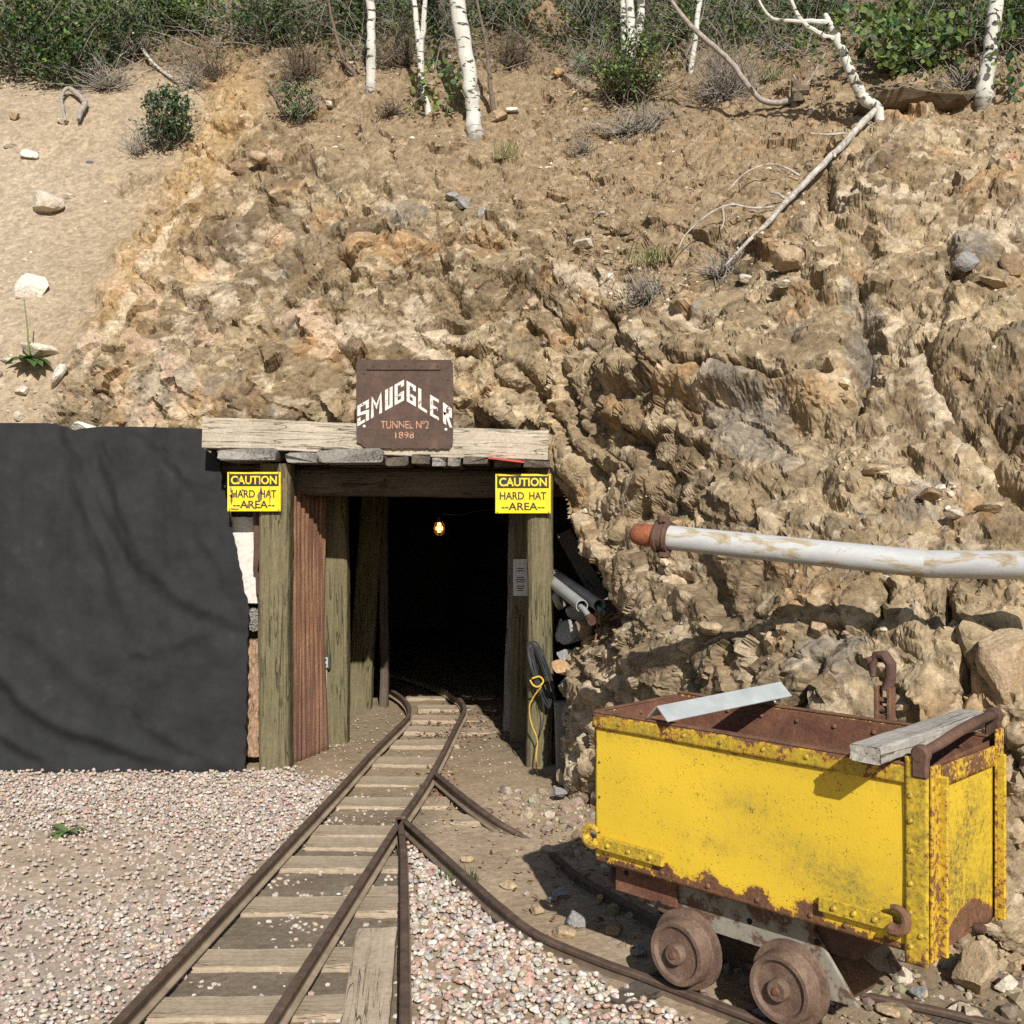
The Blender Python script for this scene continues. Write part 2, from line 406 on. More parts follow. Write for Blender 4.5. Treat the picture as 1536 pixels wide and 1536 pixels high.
hole = [(394,1320),(394,700),(420,684),(830,684),(843,735),(856,790),(884,840),(914,890),(938,940),(905,955),(866,968),(848,1000),(842,1100),(838,1320)]
sdh = poly_sd(RXa, RYa, hole)

sand, soil, ochre = lookup(R_sand, PX, PY), lookup(R_soil, PX, PY), lookup(R_ochre, PX, PY)
pale, grey, rustm, dhole = lookup(R_pale, PX, PY), lookup(R_grey, PX, PY), lookup(R_rust, PX, PY), lookup(sdh, PX, PY)
soil = soil*(1-sand)
rock = np.clip(1-sand-soil, 0, 1)
behind = smooth(2.15, 1.95, Z)*smooth(-.9, -1.2, X)         # foot of the slope behind the sheet
# --- broken relief
U = X-.6*Y; V = Z+.4*Y
w1 = fbm(U*1.1, V*1.1, 3, 4); w2 = fbm(U*1.1+9, V*1.1+4, 5, 4); w3 = fbm(U*7, V*7, 8, 3); w4 = fbm(U*7+3, V*7, 9, 3)
Uw, Vw = U+.20*w1+.025*w3, V+.20*w2+.025*w4
f1, e1, i1 = facet(Uw, Vw, .60, 11, 1.1, math.radians(-38), 2.0)
f2, e2, i2 = facet(Uw, Vw, .24, 12, 1.2, math.radians(-28), 2.0)
big = fbm(U*.7, V*.7, 21, 3)
rid = fbm(U*2.2, V*3.0, 23, 4, .5, True)
mid = fbm(U*3, V*3, 27, 4)
rough_m = smooth(-.25, .35, fbm(U*1.3, V*1.3, 41, 3)+.18)     # some stretches are smoother, dust-covered
left_soft = 1-.35*smooth(850, 560, PX)                        # the stretch above the portal is flatter than the right side
crk = lambda e, w: -np.exp(-(e/w)**2)
def blur(A, n=2):
    for _ in range(n):
        A = np.pad(A, 1, mode='edge'); A = (A[:-2]+2*A[1:-1]+A[2:])*.25; A = (A[:, :-2]+2*A[:, 1:-1]+A[:, 2:])*.25
    return A
calm = 1-.5*smooth(1.7, 1.3, Z)*smooth(.5, .9, X)             # the foot of the face is flatter
D_rock = (.11*big+calm*(.115*f1+.082*f2)+.02*(rid-.25)
          )
D_crk = (.085*crk(e1, .13)*smooth(-.05, .2, w2)+.045*crk(e2, .15)*smooth(-.1, .15, mid))*rock*(.6+.4*calm)*(1-.8*behind)*smooth(0, 60, dhole)
D_soil = .10*big+.035*mid+.03*f2*rough_m
D_sand = .05*big+.012*mid
D = D_rock*rock*left_soft+D_soil*soil+D_sand*sand
D = D*(1-.75*behind)*(1-.6*smooth(70, 10, dhole)*smooth(560, 700, PY))
# --- named features of the face: (x, y, rx, ry, rot, amount): bulges with a sharp lower lip
def lip(x0, y0, rx, ry, rot, amt, sharp=.55):
    c, s = math.cos(math.radians(rot)), math.sin(math.radians(rot))
    jx = 4*w3+34*w1+9*mid; jy = 4*w4+34*w2+9*mid
    a = ((PX+jx-x0)*c+(PY+jy-y0)*s)/rx; b = (-(PX+jx-x0)*s+(PY+jy-y0)*c)/ry
    body = smooth(-2.0, .4, b)*smooth(1.0+sharp, 1.0, b)*smooth(1.35, .75, np.abs(a))
    return .45*amt*body
for L_ in [(1120,535,160,62,8,.46),(1010,560,70,40,30,.16),(1480,520,70,50,20,.22),(1395,440,70,40,25,.13),(1370,385,110,34,-5,.12),(590,370,45,36,10,.13),
           (300,460,55,22,-12,.10),(700,420,45,45,35,.12),(560,300,24,16,30,.08),(215,262,32,16,-15,.12),(870,360,34,14,8,.12),(1190,320,60,22,-5,.10),
           (1460,980,74,96,4,.17),(1110,1010,150,46,-4,.12),(1330,1020,60,60,20,.12),(1340,710,80,40,20,.08),(470,560,40,26,15,.08),(350,585,44,18,18,.07),
           (800,560,34,60,35,.18),(880,600,40,90,25,.24),(960,650,70,60,30,.10),(1310,220,90,46,0,.10),(1250,380,60,34,10,.09),(960,330,60,18,5,.06)]:
    D = D+lip(*L_)
for pts, w, dep in [([(1000,600),(1060,578),(1130,585),(1200,600),(1245,592)],8,.16),([(1290,470),(1300,540),(1290,610)],12,.14),([(780,560),(830,600),(880,680),(905,740)],8,.10),
                    ([(862,545),(875,610),(890,650)],7,.12),([(690,610),(760,640),(815,660)],9,.12),([(655,420),(700,465),(690,480)],7,.10),([(515,395),(530,415),(528,430)],9,.13),
                    ([(1410,390),(1440,450),(1480,500)],9,.10),([(1240,230),(1240,300),(1246,345)],8,.12),([(1330,870),(1330,930),(1310,960)],6,.08),([(1420,900),(1450,1010),(1440,1050)],8,.12),
                    ([(1200,1090),(1240,1030),(1250,1000)],7,.09),([(1150,1010),(1190,1060)],6,.07),([(180,282),(230,266)],7,.10),([(1060,1000),(1100,1060)],6,.07),([(540,570),(560,620)],6,.05),
                    ([(1390,560),(1430,640),(1480,700),(1536,740)],8,.10),([(1480,300),(1440,290)],8,.09),([(600,350),(640,370),(690,410)],6,.05),([(280,510),(340,496),(370,490)],6,.08),
                    ([(920,480),(960,540),(1000,580)],8,.11),([(330,110),(290,200),(260,300),(200,400)],10,.05)]:
    dd = seg_dist(PX+7*w3+18*w1, PY+7*w4+18*w2, pts); D_crk = D_crk-1.15*dep*np.exp(-(dd/max(w, 7.5))**2)
# edge of the opening rounds back into the dark
D = D-.10*smooth(26, 0, np.abs(dhole))*(dhole > 0)*smooth(700, 760, PY)*rock
D = blur(D, 2)+blur(D_crk, 1)
V3 = np.stack([X, Y, Z], -1)+BN*D[..., None]
V3[..., 2] -= .12*D*rock*smooth(0, .4, Z)                     # ledges hang a little
# the small relief stands on the large one: measured on it and raised along its own normals
U2 = U+.3*(V3[..., 0]-.6*V3[..., 1]-U); V2 = V+.3*(V3[..., 2]+.4*V3[..., 1]-V)
N2 = .55*BN+.45*grid_normals(*[blur(V3[..., k], 8) for k in range(3)]); N2 /= np.linalg.norm(N2, axis=-1, keepdims=True)
Uw, Vw = U2+.20*w1+.025*w3, V2+.20*w2+.025*w4
f3, e3, i3 = facet(Uw, Vw, .105, 13, 1.5, math.radians(-40), 1.8)
f4, e4, i4 = facet(Uw+.01*w3, Vw+.01*w4, .042, 14, 1.2, math.radians(-25), 1.3)
fine = fbm(U2*14, V2*14, 25, 4, .6)
D_fine = ((.030+.014*smooth(900, 700, PX))*f3+.023*f4)*(.5+.7*rough_m)+.006*fine+.010*crk(e3, .3)*smooth(0, .2, -mid)
D2 = (D_fine*rock+(.030*f3+.020*f4+.012*fine)*soil+(.0025*fine+.003*f4)*sand)*(1-.7*behind)
V3 = V3+N2*D2[..., None]
HX, HY, HZ = V3[..., 0], V3[..., 1], V3[..., 2]

# --- colour of the ground, with the shade under the trees painted in
def C(*a): return np.array(a, float)
def mixc(c, m, k): return c*(1-k[..., None])+m*k[..., None]
tan1, tan2 = C(.185, .136, .082), C(.295, .225, .138)
t1 = smooth(-.35, .45, fbm(U*1.6, V*1.6, 61, 4)); t2 = fbm(U*4.2, V*4.2, 63, 5, .6); t3 = fbm(U*2.2, V*2.2, 65, 4); t4 = fbm(U*11, V*11, 67, 4, .6)
col = np.broadcast_to(tan1, V3.shape).copy(); col = mixc(col, tan2, t1)
col = mixc(col, C(.36, .205, .09), .55*smooth(.05, .55, t3))                 # iron-stained
col = mixc(col, C(.50, .40, .26), .50*smooth(.18, .55, t2)*rock)             # bleached faces
col = mixc(col, C(.23, .22, .20), .50*smooth(.22, .6, -t2)*rock)             # slate-grey faces
col = mixc(col, C(.18, .115, .065), .55*smooth(.1, .6, -t3)*smooth(0, .5, -t4))
cellc = (i3-.5)*.32+(i2-.5)*.34+(i1-.5)*.20+(i4-.5)*.26
col = col*(1+cellc[..., None]*rock[..., None])
col = mixc(col, C(.235, .170, .103)*(1+.25*t4[..., None]), soil*.85)
col = mixc(col, C(.245, .168, .095), soil*.6*smooth(0, .5, fbm(U*1.0, V*1.0, 71, 3))+0*soil)
col = mixc(col, C(.135, .098, .062), soil*.8*smooth(150, 50, PY+40*w1)*smooth(300, 420, PX))   # shade under trees and shrubs painted into the soil colour
col = mixc(col, C(.14, .10, .063), .85*smooth(125, 75, PY+30*w1)*smooth(420, 300, PX))  # left part of the band: shrub shade painted dark over the slope
col = mixc(col, C(.34, .275, .198)*(1+.12*t4[..., None]+.16*fbm(U*7, V*1.3, 73, 3)[..., None]), sand*.95)
col = mixc(col, C(.285, .212, .135)*(1+.3*t4[..., None]), sand*.65*lookup(R_edge, PX, PY)*smooth(60, 200, PY))
col = mixc(col, C(.37, .245, .115), ochre*.75)
pn = smooth(.30, .62, pale*(.45+.9*i3+.35*t4))
col = mixc(col, C(.55, .46, .34), pn*.5)
gn = smooth(.34, .56, grey*(.50+.85*i3+.4*t4))
col = mixc(col, C(.168, .156, .138)*(1+.35*t4[..., None]), gn*.58)
col = mixc(col, C(.36, .15, .075), rustm)
low = smooth(1.2, .5, Z)*smooth(.2, .6, X); col = mixc(col, C(.33, .255, .165), .5*low)
fleck = smooth(.80, .84, i4); col = mixc(col, C(.52, .43, .31), .34*fleck*(rock+.45*soil)*(1-.6*sand))
fleck = smooth(.16, .12, i4); col = mixc(col, C(.14, .10, .065), .34*fleck*(rock+.6*soil))
fleck = smooth(.86, .9, i3)*smooth(560, 480, PX); col = mixc(col, C(.46, .32, .22), .5*fleck*rock)
col = np.clip(col*1.02, .02, .8)

keep = np.ones(X.shape, bool); keep &= ~(dhole < 0)
idx = np.arange(X.size).reshape(X.shape)
q = np.stack([idx[:-1,:-1], idx[:-1,1:], idx[1:,1:], idx[1:,:-1]], -1).reshape(-1, 4)
kq = keep[:-1,:-1] & keep[:-1,1:] & keep[1:,1:] & keep[1:,:-1]
hid = (X < -1.75) & (Z < 1.8) & (Z > .05)                                        # wholly behind the black sheet
kq &= ~hid[:-1, :-1]
q = q[kq.ravel()]
used = np.zeros(X.size, bool); used[q.ravel()] = True; remap = np.cumsum(used)-1
EARTH = m_earth('hill_earth', .8, .008)
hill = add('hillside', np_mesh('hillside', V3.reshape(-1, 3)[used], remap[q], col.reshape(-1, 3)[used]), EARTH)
tag(hill, 'steep tan broken rock face with sandy slope and brown soil above', kind='structure')

# nearest hill point for a photo pixel
FPX = (CX+F*HX/HY).ravel(); FPY = (CY-F*(HZ-H)/HY).ravel(); okv = used & (FPX > -600) & (FPX < 2136) & (FPY > -400) & (FPY < 1500)
DBW, DBH = 684, 475
DB = np.full((DBH, DBW), -1, np.int64)
ii = np.nonzero(okv)[0]; ii = ii[np.argsort(-HY.ravel()[ii])]
DB[((FPY[ii]+400)//4).astype(int).clip(0, DBH-1), ((FPX[ii]+600)//4).astype(int).clip(0, DBW-1)] = ii
FN = grid_normals(HX, HY, HZ).reshape(-1, 3); HV = V3.reshape(-1, 3)
def hit_i(px, py):
    a, b = int((px+600)//4), int((py+400)//4)
    for r in range(0, 12):
        s = DB[max(0, b-r):b+r+1, max(0, a-r):a+r+1]; s = s[s >= 0]
        if s.size: return int(s[np.argmin(HV[s, 1])])
    raise ValueError((px, py))
def hit(px, py): return Vector(HV[hit_i(px, py)])
def hitn(px, py): return Vector(BN.reshape(-1, 3)[hit_i(px, py)])

# ------------------------------------------------------------------ ground sheet
ax = spaced([(-60, 4), (-8, .4), (-4, .033), (2.6, .4), (8, 4), (60, None)])
ay = spaced([(-40, 4), (-2, .4), (2.2, .026), (5, .035), (8.5, .1), (13, .5), (20, None)])
AX, AY = np.meshgrid(ax, ay); GPX = CX+F*AX/np.maximum(AY, .5); GPY = CY+F*H/np.maximum(AY, .5)
g1 = fbm(AX*.8, AY*.8, 81, 3); g2 = fbm(AX*5, AY*5, 83, 4); g3 = fbm(AX*22, AY*22, 85, 3)
near = smooth(12, 8, np.abs(AX))*smooth(-4, 0, AY)
AZ = near*(.012*g1+.008*g2+.006*g3)-.006
rightm = smooth(.30, .75, AX+AY*.0-(5.4-AY)*.30)*smooth(2.2, 2.9, AY)*near*smooth(9, 4, AX)
AZ = AZ+rightm*(.015+.03*np.clip(g2, -.3, 1))
between = poly_sd(GPX, GPY, [(520,1150),(720,1060),(700,1150),(630,1260),(608,1330),(608,1800),(0,1800),(120,1600),(350,1360)])
gcol = np.broadcast_to(C(.37, .285, .195), AX.shape+(3,)).copy()
gcol = mixc(gcol, C(.30, .225, .145), smooth(-.2, .4, g1))
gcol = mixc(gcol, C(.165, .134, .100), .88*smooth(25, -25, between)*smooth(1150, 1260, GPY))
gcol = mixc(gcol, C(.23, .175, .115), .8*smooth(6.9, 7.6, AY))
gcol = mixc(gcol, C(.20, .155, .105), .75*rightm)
sandp = np.exp(-(((GPX-60)/300)**2+((GPY-1285)/75)**2)**1.5); gcol = mixc(gcol, C(.43, .33, .235), .8*sandp)
lg_ = smooth(10, -20, poly_sd(GPX, GPY, [(-3000, 1158), (372, 1156), (430, 1150), (470, 1172), (522, 1166), (100, 1612), (-200, 1930), (-3000, 1930)])); gcol = mixc(gcol, C(.40, .335, .275), .7*lg_*(1-.7*sandp))
gcol = np.clip(gcol*(1+.25*g2[..., None]+.2*g3[..., None]), .02, .8)
idx = np.arange(AX.size).reshape(AX.shape)
q = np.stack([idx[:-1,:-1], idx[:-1,1:], idx[1:,1:], idx[1:,:-1]], -1).reshape(-1, 4)
DIRT = m_earth('dirt', .7, .006, False)
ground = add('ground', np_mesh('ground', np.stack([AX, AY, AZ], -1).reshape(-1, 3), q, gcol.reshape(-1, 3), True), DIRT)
tag(ground, 'dusty tan dirt ground in front of the mine', kind='structure')
def gz_at(x, y):
    i = int(np.clip(np.searchsorted(ax, x), 1, len(ax)-1)); j = int(np.clip(np.searchsorted(ay, y), 1, len(ay)-1))
    return float(AZ[j, i])

# ------------------------------------------------------------------ tunnel: rough rock tube behind the opening
def resample(poly, n):
    p = np.array(poly, float); d = np.r_[0, np.cumsum(np.hypot(*np.diff(p, axis=0).T))]
    t = np.linspace(0, d[-1], n); return np.stack([np.interp(t, d, p[:, 0]), np.interp(t, d, p[:, 1])], -1)
NR = 90; hb = resample(hole, NR); rings = []
r0 = []
for (a, b) in hb:
    dd = 6.9
    for _ in range(12): dd = .5*dd+.5*float(base_y(np.array((a-CX)/F*dd), np.array(np.clip(H-(b-CY)/F*dd, -.3, 9))))
    r0.append(tuple(P(a, b, dd)))
r0 = np.array(r0); cen = np.array([-.55, 0, 1.0])
def grow(r, k, dy):
    o = r.copy(); v = o[:, [0, 2]]-cen[[0, 2]]; l = np.hypot(v[:, 0], v[:, 1])[:, None]
    vv = v/l*(l+k); o[:, 0] = vv[:, 0]+cen[0]; o[:, 2] = vv[:, 1]+cen[2]; o[:, 1] += dy; return o
rings.append(grow(r0, .03, .16)); rings.append(grow(r0, .12, .34))
sec = resample([(-1.75,-.3),(-1.8,1.2),(-1.5,2.05),(-.6,2.2),(.35,2.1),(.75,1.5),(.70,.8),(.62,-.3)], NR)
for k, (yy, sx, dx) in enumerate([(7.2,1.0,0),(7.7,1.0,0),(8.3,.95,0),(9.0,.9,-.05),(10,.9,-.1),(11,.9,-.25),(12.2,.9,-.55),(13.5,.85,-.9),(15,.8,-1.3)]):
    r = np.zeros((NR, 3)); r[:, 0] = (sec[:, 0]+.55)*sx-.55+dx; r[:, 1] = np.maximum(yy, rings[1][:, 1]+.1*(k+1)) if k < 2 else yy; r[:, 2] = (sec[:, 1]-1)*(.9+.1*sx)+1
    r[:, [0, 2]] += rng.normal(0, .035, (NR, 2)); rings.append(r)
RV = np.concatenate(rings); nr = len(rings)
fq = [(i*NR+k, (i+1)*NR+k, (i+1)*NR+k+1, i*NR+k+1) for i in range(nr-1) for k in range(NR-1)]
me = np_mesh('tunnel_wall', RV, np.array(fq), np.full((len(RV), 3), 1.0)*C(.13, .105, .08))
mb_end = len(RV)
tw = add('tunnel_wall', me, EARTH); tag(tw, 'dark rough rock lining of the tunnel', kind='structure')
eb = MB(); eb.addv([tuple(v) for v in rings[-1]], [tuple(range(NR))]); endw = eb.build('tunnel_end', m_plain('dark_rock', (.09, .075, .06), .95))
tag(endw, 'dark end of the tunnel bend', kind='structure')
# ------------------------------------------------------------------ shared materials
OLIVE = m_wood('olive_timber', (.098, .082, .043), (.192, .160, .092), (.026, .022, .013), crack=.9, stain=(.128, .12, .062))
PALE = m_wood('pale_beam', (.37, .31, .235), (.52, .45, .35), (.10, .075, .05))
PALE2 = m_wood('pale_plank', (.40, .315, .225), (.53, .435, .32), (.15, .11, .075), crack=.1)
GREYW = m_wood('grey_plank', (.19, .175, .155), (.31, .285, .25), (.05, .045, .04))
TIE = m_wood('sleeper_wood', (.345, .268, .186), (.445, .358, .255), (.16, .12, .08), knots=False, crack=.2)
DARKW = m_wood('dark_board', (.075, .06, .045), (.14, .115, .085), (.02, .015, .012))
RUST = m_rust('rust'); RUSTD = m_rust('rust_dark', (.055, .03, .024), (.11, .06, .042), (.16, .085, .055))
STEEL_ST = m_rust('rust_red', (.10, .042, .028), (.19, .085, .05), (.29, .14, .08))

def frame_M(p0, p1, up=(0, 0, 1)):
    p0, p1 = Vector(p0), Vector(p1); x = (p1-p0).normalized(); u = Vector(up)
    y = u.cross(x); y = y.normalized() if y.length > 1e-5 else x.orthogonal().normalized(); z = x.cross(y)
    M = Matrix.Identity(4)
    for i, a in enumerate((x, y, z)):
        for j in range(3): M[j][i] = a[j]
    M.translation = p0; return M
def timber(name, p0, p1, w, h, mat, parent=None, up=(0, 0, 1), seed=0, rnd=.12, wob=.006, nseg=22, ragged=.0, taper=0.0):
    """a sawn or hewn piece from p0 to p1: w across (local Y), h along local Z; rounded, slightly wandering edges, uneven ends"""
    p0, p1 = Vector(p0), Vector(p1); L = (p1-p0).length; M = frame_M(p0, p1, up); r = random.Random(seed+5)
    b = rnd*min(w, h); prof = []
    for (sx, sy, a0) in ((1, 1, 0), (-1, 1, 90), (-1, -1, 180), (1, -1, 270)):
        for k in range(4):
            a = math.radians(a0+30*k); prof.append((sx*(w/2-b)+b*math.cos(a), sy*(h/2-b)+b*math.sin(a)))
    extra = []
    for i in range(len(prof)):
        p, q = prof[i], prof[(i+1) % len(prof)]; extra.append(p)
        if math.hypot(p[0]-q[0], p[1]-q[1]) > .03: extra.append(((p[0]+q[0])/2, (p[1]+q[1])/2))
    prof = extra; n = len(prof); vs = []; fs = []
    ph = [r.uniform(0, 6.28) for _ in range(6)]; ends = [[r.uniform(-1, 1)*ragged for _ in range(n)] for _ in range(2)]
    for i in range(nseg+1):
        t = i/nseg; x = t*L
        dy = wob*(math.sin(t*3.1*L+ph[0])+.4*math.sin(t*9*L+ph[1])); dz = wob*(math.sin(t*2.6*L+ph[2])+.4*math.sin(t*8*L+ph[3]))
        sc = 1-taper*t
        for k, (a, c) in enumerate(prof):
            e = ends[0][k]*(i == 0)+ends[1][k]*(i == nseg)
            j = wob*.45
            vs.append((x+e, a*sc+dy+r.uniform(-j, j), c*sc+dz+r.uniform(-j, j)))
    for i in range(nseg):
        for k in range(n): fs.append((i*n+k, i*n+(k+1) % n, (i+1)*n+(k+1) % n, (i+1)*n+k))
    fs.append(tuple(range(n))[::-1]); fs.append(tuple(range(nseg*n, nseg*n+n)))
    me = bpy.data.meshes.new(name); me.from_pydata(vs, [], fs); me.polygons.foreach_set('use_smooth', [False]*len(fs)); me.update()
    return add(name, me, mat, parent, M)

# ------------------------------------------------------------------ portal frame
E = thing('portal_frame', 'timber portal frame with olive posts and pale header beam round the tunnel mouth', 'mine portal', (-.65, 6.9, 0))
timber('post', (-1.484, 6.935, -.06), (-1.478, 6.94, 1.90), .194, .19, OLIVE, E, (0, -1, 0), 1, .22, .005, 30)
timber('post', (.1735, 6.935, -.06), (.178, 6.935, 1.915), .165, .17, OLIVE, E, (0, -1, 0), 2, .34, .004, 30)
timber('lintel', (-1.88, 7.20, 1.80), (.42, 7.20, 1.79), .20, .185, DARKW, E, (0, 0, 1), 3, .3, .006, 30)  # roof's shade put into the colour: darker wood than the posts
timber('header_beam', (-1.90, 6.84, 2.086), (.222, 6.83, 2.006), .13, .186, PALE, E, (0, 0, 1), 4, .05, .003, 40)
for k, (pa, pb, za, zb, y0, mt, rn) in enumerate([(322, 412, 1.955, 1.955, 6.71, GREYW, .3), (420, 476, 1.93, 1.93, 6.77, GREYW, .48), (470, 572, 1.945, 1.94, 6.73, GREYW, .35),
                                          (574, 612, 1.92, 1.92, 6.79, DARKW, .3), (614, 644, 1.925, 1.925, 6.75, DARKW, .2), (646, 668, 1.905, 1.905, 6.73, GREYW, .1), (670, 691, 1.905, 1.905, 6.74, GREYW, .1),
                                          (694, 735, 1.91, 1.91, 6.75, DARKW, .2), (738, 782, 1.905, 1.905, 6.76, DARKW, .2), (784, 826, 1.90, 1.90, 6.75, DARKW, .2)]):
    xa, xb = (pa-CX)/F*6.65, (pb-CX)/F*6.65; hh = [.075, .065, .085, .07, .06, .05, .05, .05, .05, .05][k]
    timber('roof_plank', ((xa+xb)/2, y0, za), ((xa+xb)/2+.01, 8.0, 1.935), abs(xb-xa)-.006, hh, mt, E, (0, 0, 1), 20+k, rn, .005, 14, .018)
cover = MB(); cover.box((-.70, 7.62, 2.02), (2.5, 1.2, .05)); cover.build('roof_cover', DARKW, E)

# second and third timber sets inside
E2 = thing('timber_set', 'inner olive timber set just behind the rusty corrugated sheet', 'timber set', (-.5, 7.6, 0))
timber('post', (-1.222, 7.72, -.05), (-1.235, 7.74, 1.80), .17, .16, OLIVE, E2, (0, -1, 0), 31, .15, .004, 24)
timber('post', (.055, 7.74, -.05), (.105, 7.72, 1.80), .15, .12, OLIVE, E2, (0, -1, 0), 32, .15, .004, 24)
timber('cap', (-1.4, 7.72, 1.88), (.3, 7.72, 1.87), .17, .15, OLIVE, E2, (0, 0, 1), 33)
timber('lagging_board', (-.012, 8.02, -.05), (.03, 8.0, 1.75), .10, .05, GREYW, E2, (0, -1, 0), 34, .1)
for k in range(6): timber('lagging_board', (-1.36, 7.80, .14+.29*k), (-1.42, 9.05, .12+.29*k), .04, .24, DARKW, E2, (0, 0, 1), 35+k, .1, .006, 10)
for k in range(6): timber('lagging_board', (.22, 7.80, .14+.29*k), (.24, 9.05, .12+.29*k), .04, .24, DARKW, E2, (0, 0, 1), 45+k, .1, .006, 10)
E3 = thing('timber_set', 'farther timber set with leaning post deep in the dark tunnel', 'timber set', (-.5, 9.1, 0))
timber('post', (-1.245, 9.02, -.05), (-1.15, 9.1, 1.75), .19, .15, OLIVE, E3, (0, -1, 0), 51, .2, .006, 20)
timber('post', (-1.06, 9.12, -.05), (-1.05, 9.12, 1.75), .07, .10, DARKW, E3, (0, -1, 0), 53, .2, .006, 20)
timber('post', (.06, 9.1, -.05), (.05, 9.1, 1.75), .16, .15, OLIVE, E3, (0, -1, 0), 52, .2, .006, 20)
timber('cap', (-1.4, 9.1, 1.83), (.25, 9.1, 1.83), .16, .15, OLIVE, E3, (0, 0, 1), 54)

# corrugated sheet
def corrugated():
    a, b = Vector((-1.415, 7.04, 0)), Vector((-1.275, 7.50, 0)); n = 84; m = 26; dirv = (b-a); nor = Vector((dirv.y, -dirv.x, 0)).normalized()
    vs = []; fs = []
    for j in range(m+1):
        t = j/m; z = -.03+1.76*t
        for i in range(n+1):
            s = i/n; bend = .018*math.sin(t*5+s*2)*s
            p = a+dirv*s+nor*(.032*abs(math.sin(s*math.pi*8))+bend); zz = z+(.012*math.sin(i*1.7)+.01*math.sin(i*.6) if j == m else 0)
            vs.append((p.x, p.y, zz))
    for j in range(m):
        for i in range(n): fs.append((j*(n+1)+i, j*(n+1)+i+1, (j+1)*(n+1)+i+1, (j+1)*(n+1)+i))
    mb = MB(); mb.addv(vs, fs, 0, True); return mb
t = NT('corrugated_rust'); v = t.coord('Object', (1, 1, .35)); n = t.noise(v, 8, 6, .65, .3)
c = t.ramp(n, (.3, (.13, .063, .038)), (.5, (.23, .12, .066)), (.7, (.31, .185, .105)))
g = t.coord('Generated'); zz = t.n('SeparateXYZ', {'Vector': g}).outputs[2]
c = t.mix(t.ramp(zz, (.05, .65), (.45, 0.0)), c, (.16, .09, .07)); c = t.mix(t.ramp(t.noise(t.coord('Object', (30, 30, .6)), 1.6, 4, .6), (.40, .85), (.58, 0.0)), c, (.085, .042, .030)); c = t.mix(1.0, c, t.ramp(t.noise(t.coord('Object'), 120, 2), (.35, .75), (.65, 1.2)), 'MULTIPLY')
CORR = t.fin(c, .85, normal=t.bump(t.noise(t.coord('Object'), 90, 3), .5, .004), spec=.2)
cs = corrugated().build('corrugated_sheet', CORR); so = cs.modifiers.new('thickness', 'SOLIDIFY'); so.thickness = .003
tag(cs, 'rusty orange corrugated iron sheet standing beside the left portal post', 'metal sheet')

# ------------------------------------------------------------------ lettering
def text_mesh(body, w, h, bold=0.0):
    cu = bpy.data.curves.new('t', 'FONT'); cu.body = body; cu.offset = bold; cu.resolution_u = 3; ob = bpy.data.objects.new('t', cu); COL.objects.link(ob)
    dg = bpy.context.evaluated_depsgraph_get(); me = bpy.data.meshes.new_from_object(ob.evaluated_get(dg))
    a = np.array([v.co[:] for v in me.vertices]); fs = [tuple(p.vertices) for p in me.polygons]
    bpy.data.objects.remove(ob); bpy.data.curves.remove(cu); bpy.data.meshes.remove(me)
    lo, hi = a.min(0), a.max(0); a[:, 0] = (a[:, 0]-(lo[0]+hi[0])/2)/(hi[0]-lo[0])*w; a[:, 1] = (a[:, 1]-(lo[1]+hi[1])/2)/(hi[1]-lo[1])*h
    return a[:, :2], fs
def put_text(mb, body, w, h, cx, cz, y, bold=0.0, mi=0, warp=None):
    a, fs = text_mesh(body, w, h, bold); vs = []
    for (u, v) in a:
        if warp: u, v = warp(u, v)
        vs.append((cx+u, y, cz+v))
    mb.addv(vs, fs, mi)
def ribbon(mb, pts, w, y, warp, mi=0):
    p = [Vector((a, b)) for a, b in pts]; L, R_ = [], []
    for i in range(len(p)):
        d0 = (p[i]-p[i-1]).normalized() if i else (p[1]-p[0]).normalized(); d1 = (p[i+1]-p[i]).normalized() if i < len(p)-1 else d0
        n0, n1 = Vector((-d0.y, d0.x)), Vector((-d1.y, d1.x)); m = (n0+n1); m = m.normalized() if m.length > .2 else n0
        k = w/2/max(.55, m.dot(n0)); q = p[i]-(d0*w/2 if i == 0 else Vector((0, 0)))+(d1*w/2 if i == len(p)-1 else Vector((0, 0)))
        L.append(q+m*k); R_.append(q-m*k)
    vs = [(*_w(warp, a), y) for a in L]+[(*_w(warp, a), y) for a in R_]; n = len(p)
    vs = [(a, c, b) for a, b, c in vs]
    mb.addv(vs, [(i, n+i, n+i+1, i+1) for i in range(n-1)], mi)
def _w(warp, a): return warp(a.x, a.y)
def m_flaked(name, c, base, amount=.5, sc=30):
    t = NT(name); v = t.coord('Object'); n = t.noise(v, sc, 5, .65)
    k = t.ramp(n, (amount-.03, 1.0), (amount+.03, 0.0)); cc = t.mix(k, c, base)
    return t.fin(cc, .7, spec=.25)

# the big rusty sign
SY = 6.752; SX, SZ = (607-CX)/F*SY, H-(606.5-CY)/F*SY
sg = thing('tunnel_sign', 'square rusty iron sign lettered SMUGGLER TUNNEL on the pale header beam', 'sign', (SX, SY, SZ-.27))
mb = MB(); out = []
w2, h2 = .297, .272
edge = [(-w2+.012, h2), (-w2*.2, h2+.001), (w2-.016, h2), (w2-.002, h2-.018), (w2+.001, 0), (w2-.002, -h2+.03), (w2-.02, -h2+.006)]
x = w2-.02
rr = random.Random(3)
while x > -w2+.07: edge.append((x, -h2+rr.uniform(-.004, .006))); x -= .014
edge += [(-w2+.06, -h2+.004), (-w2+.03, -h2+.03), (-w2+.004, -h2+.04), (-w2, 0), (-w2+.002, h2-.012)]
mb.prism([(a, b) for a, b in edge][::-1], -.003, .003, M=Matrix(((1,0,0,SX),(0,0,1,SY),(0,1,0,SZ),(0,0,0,1))))
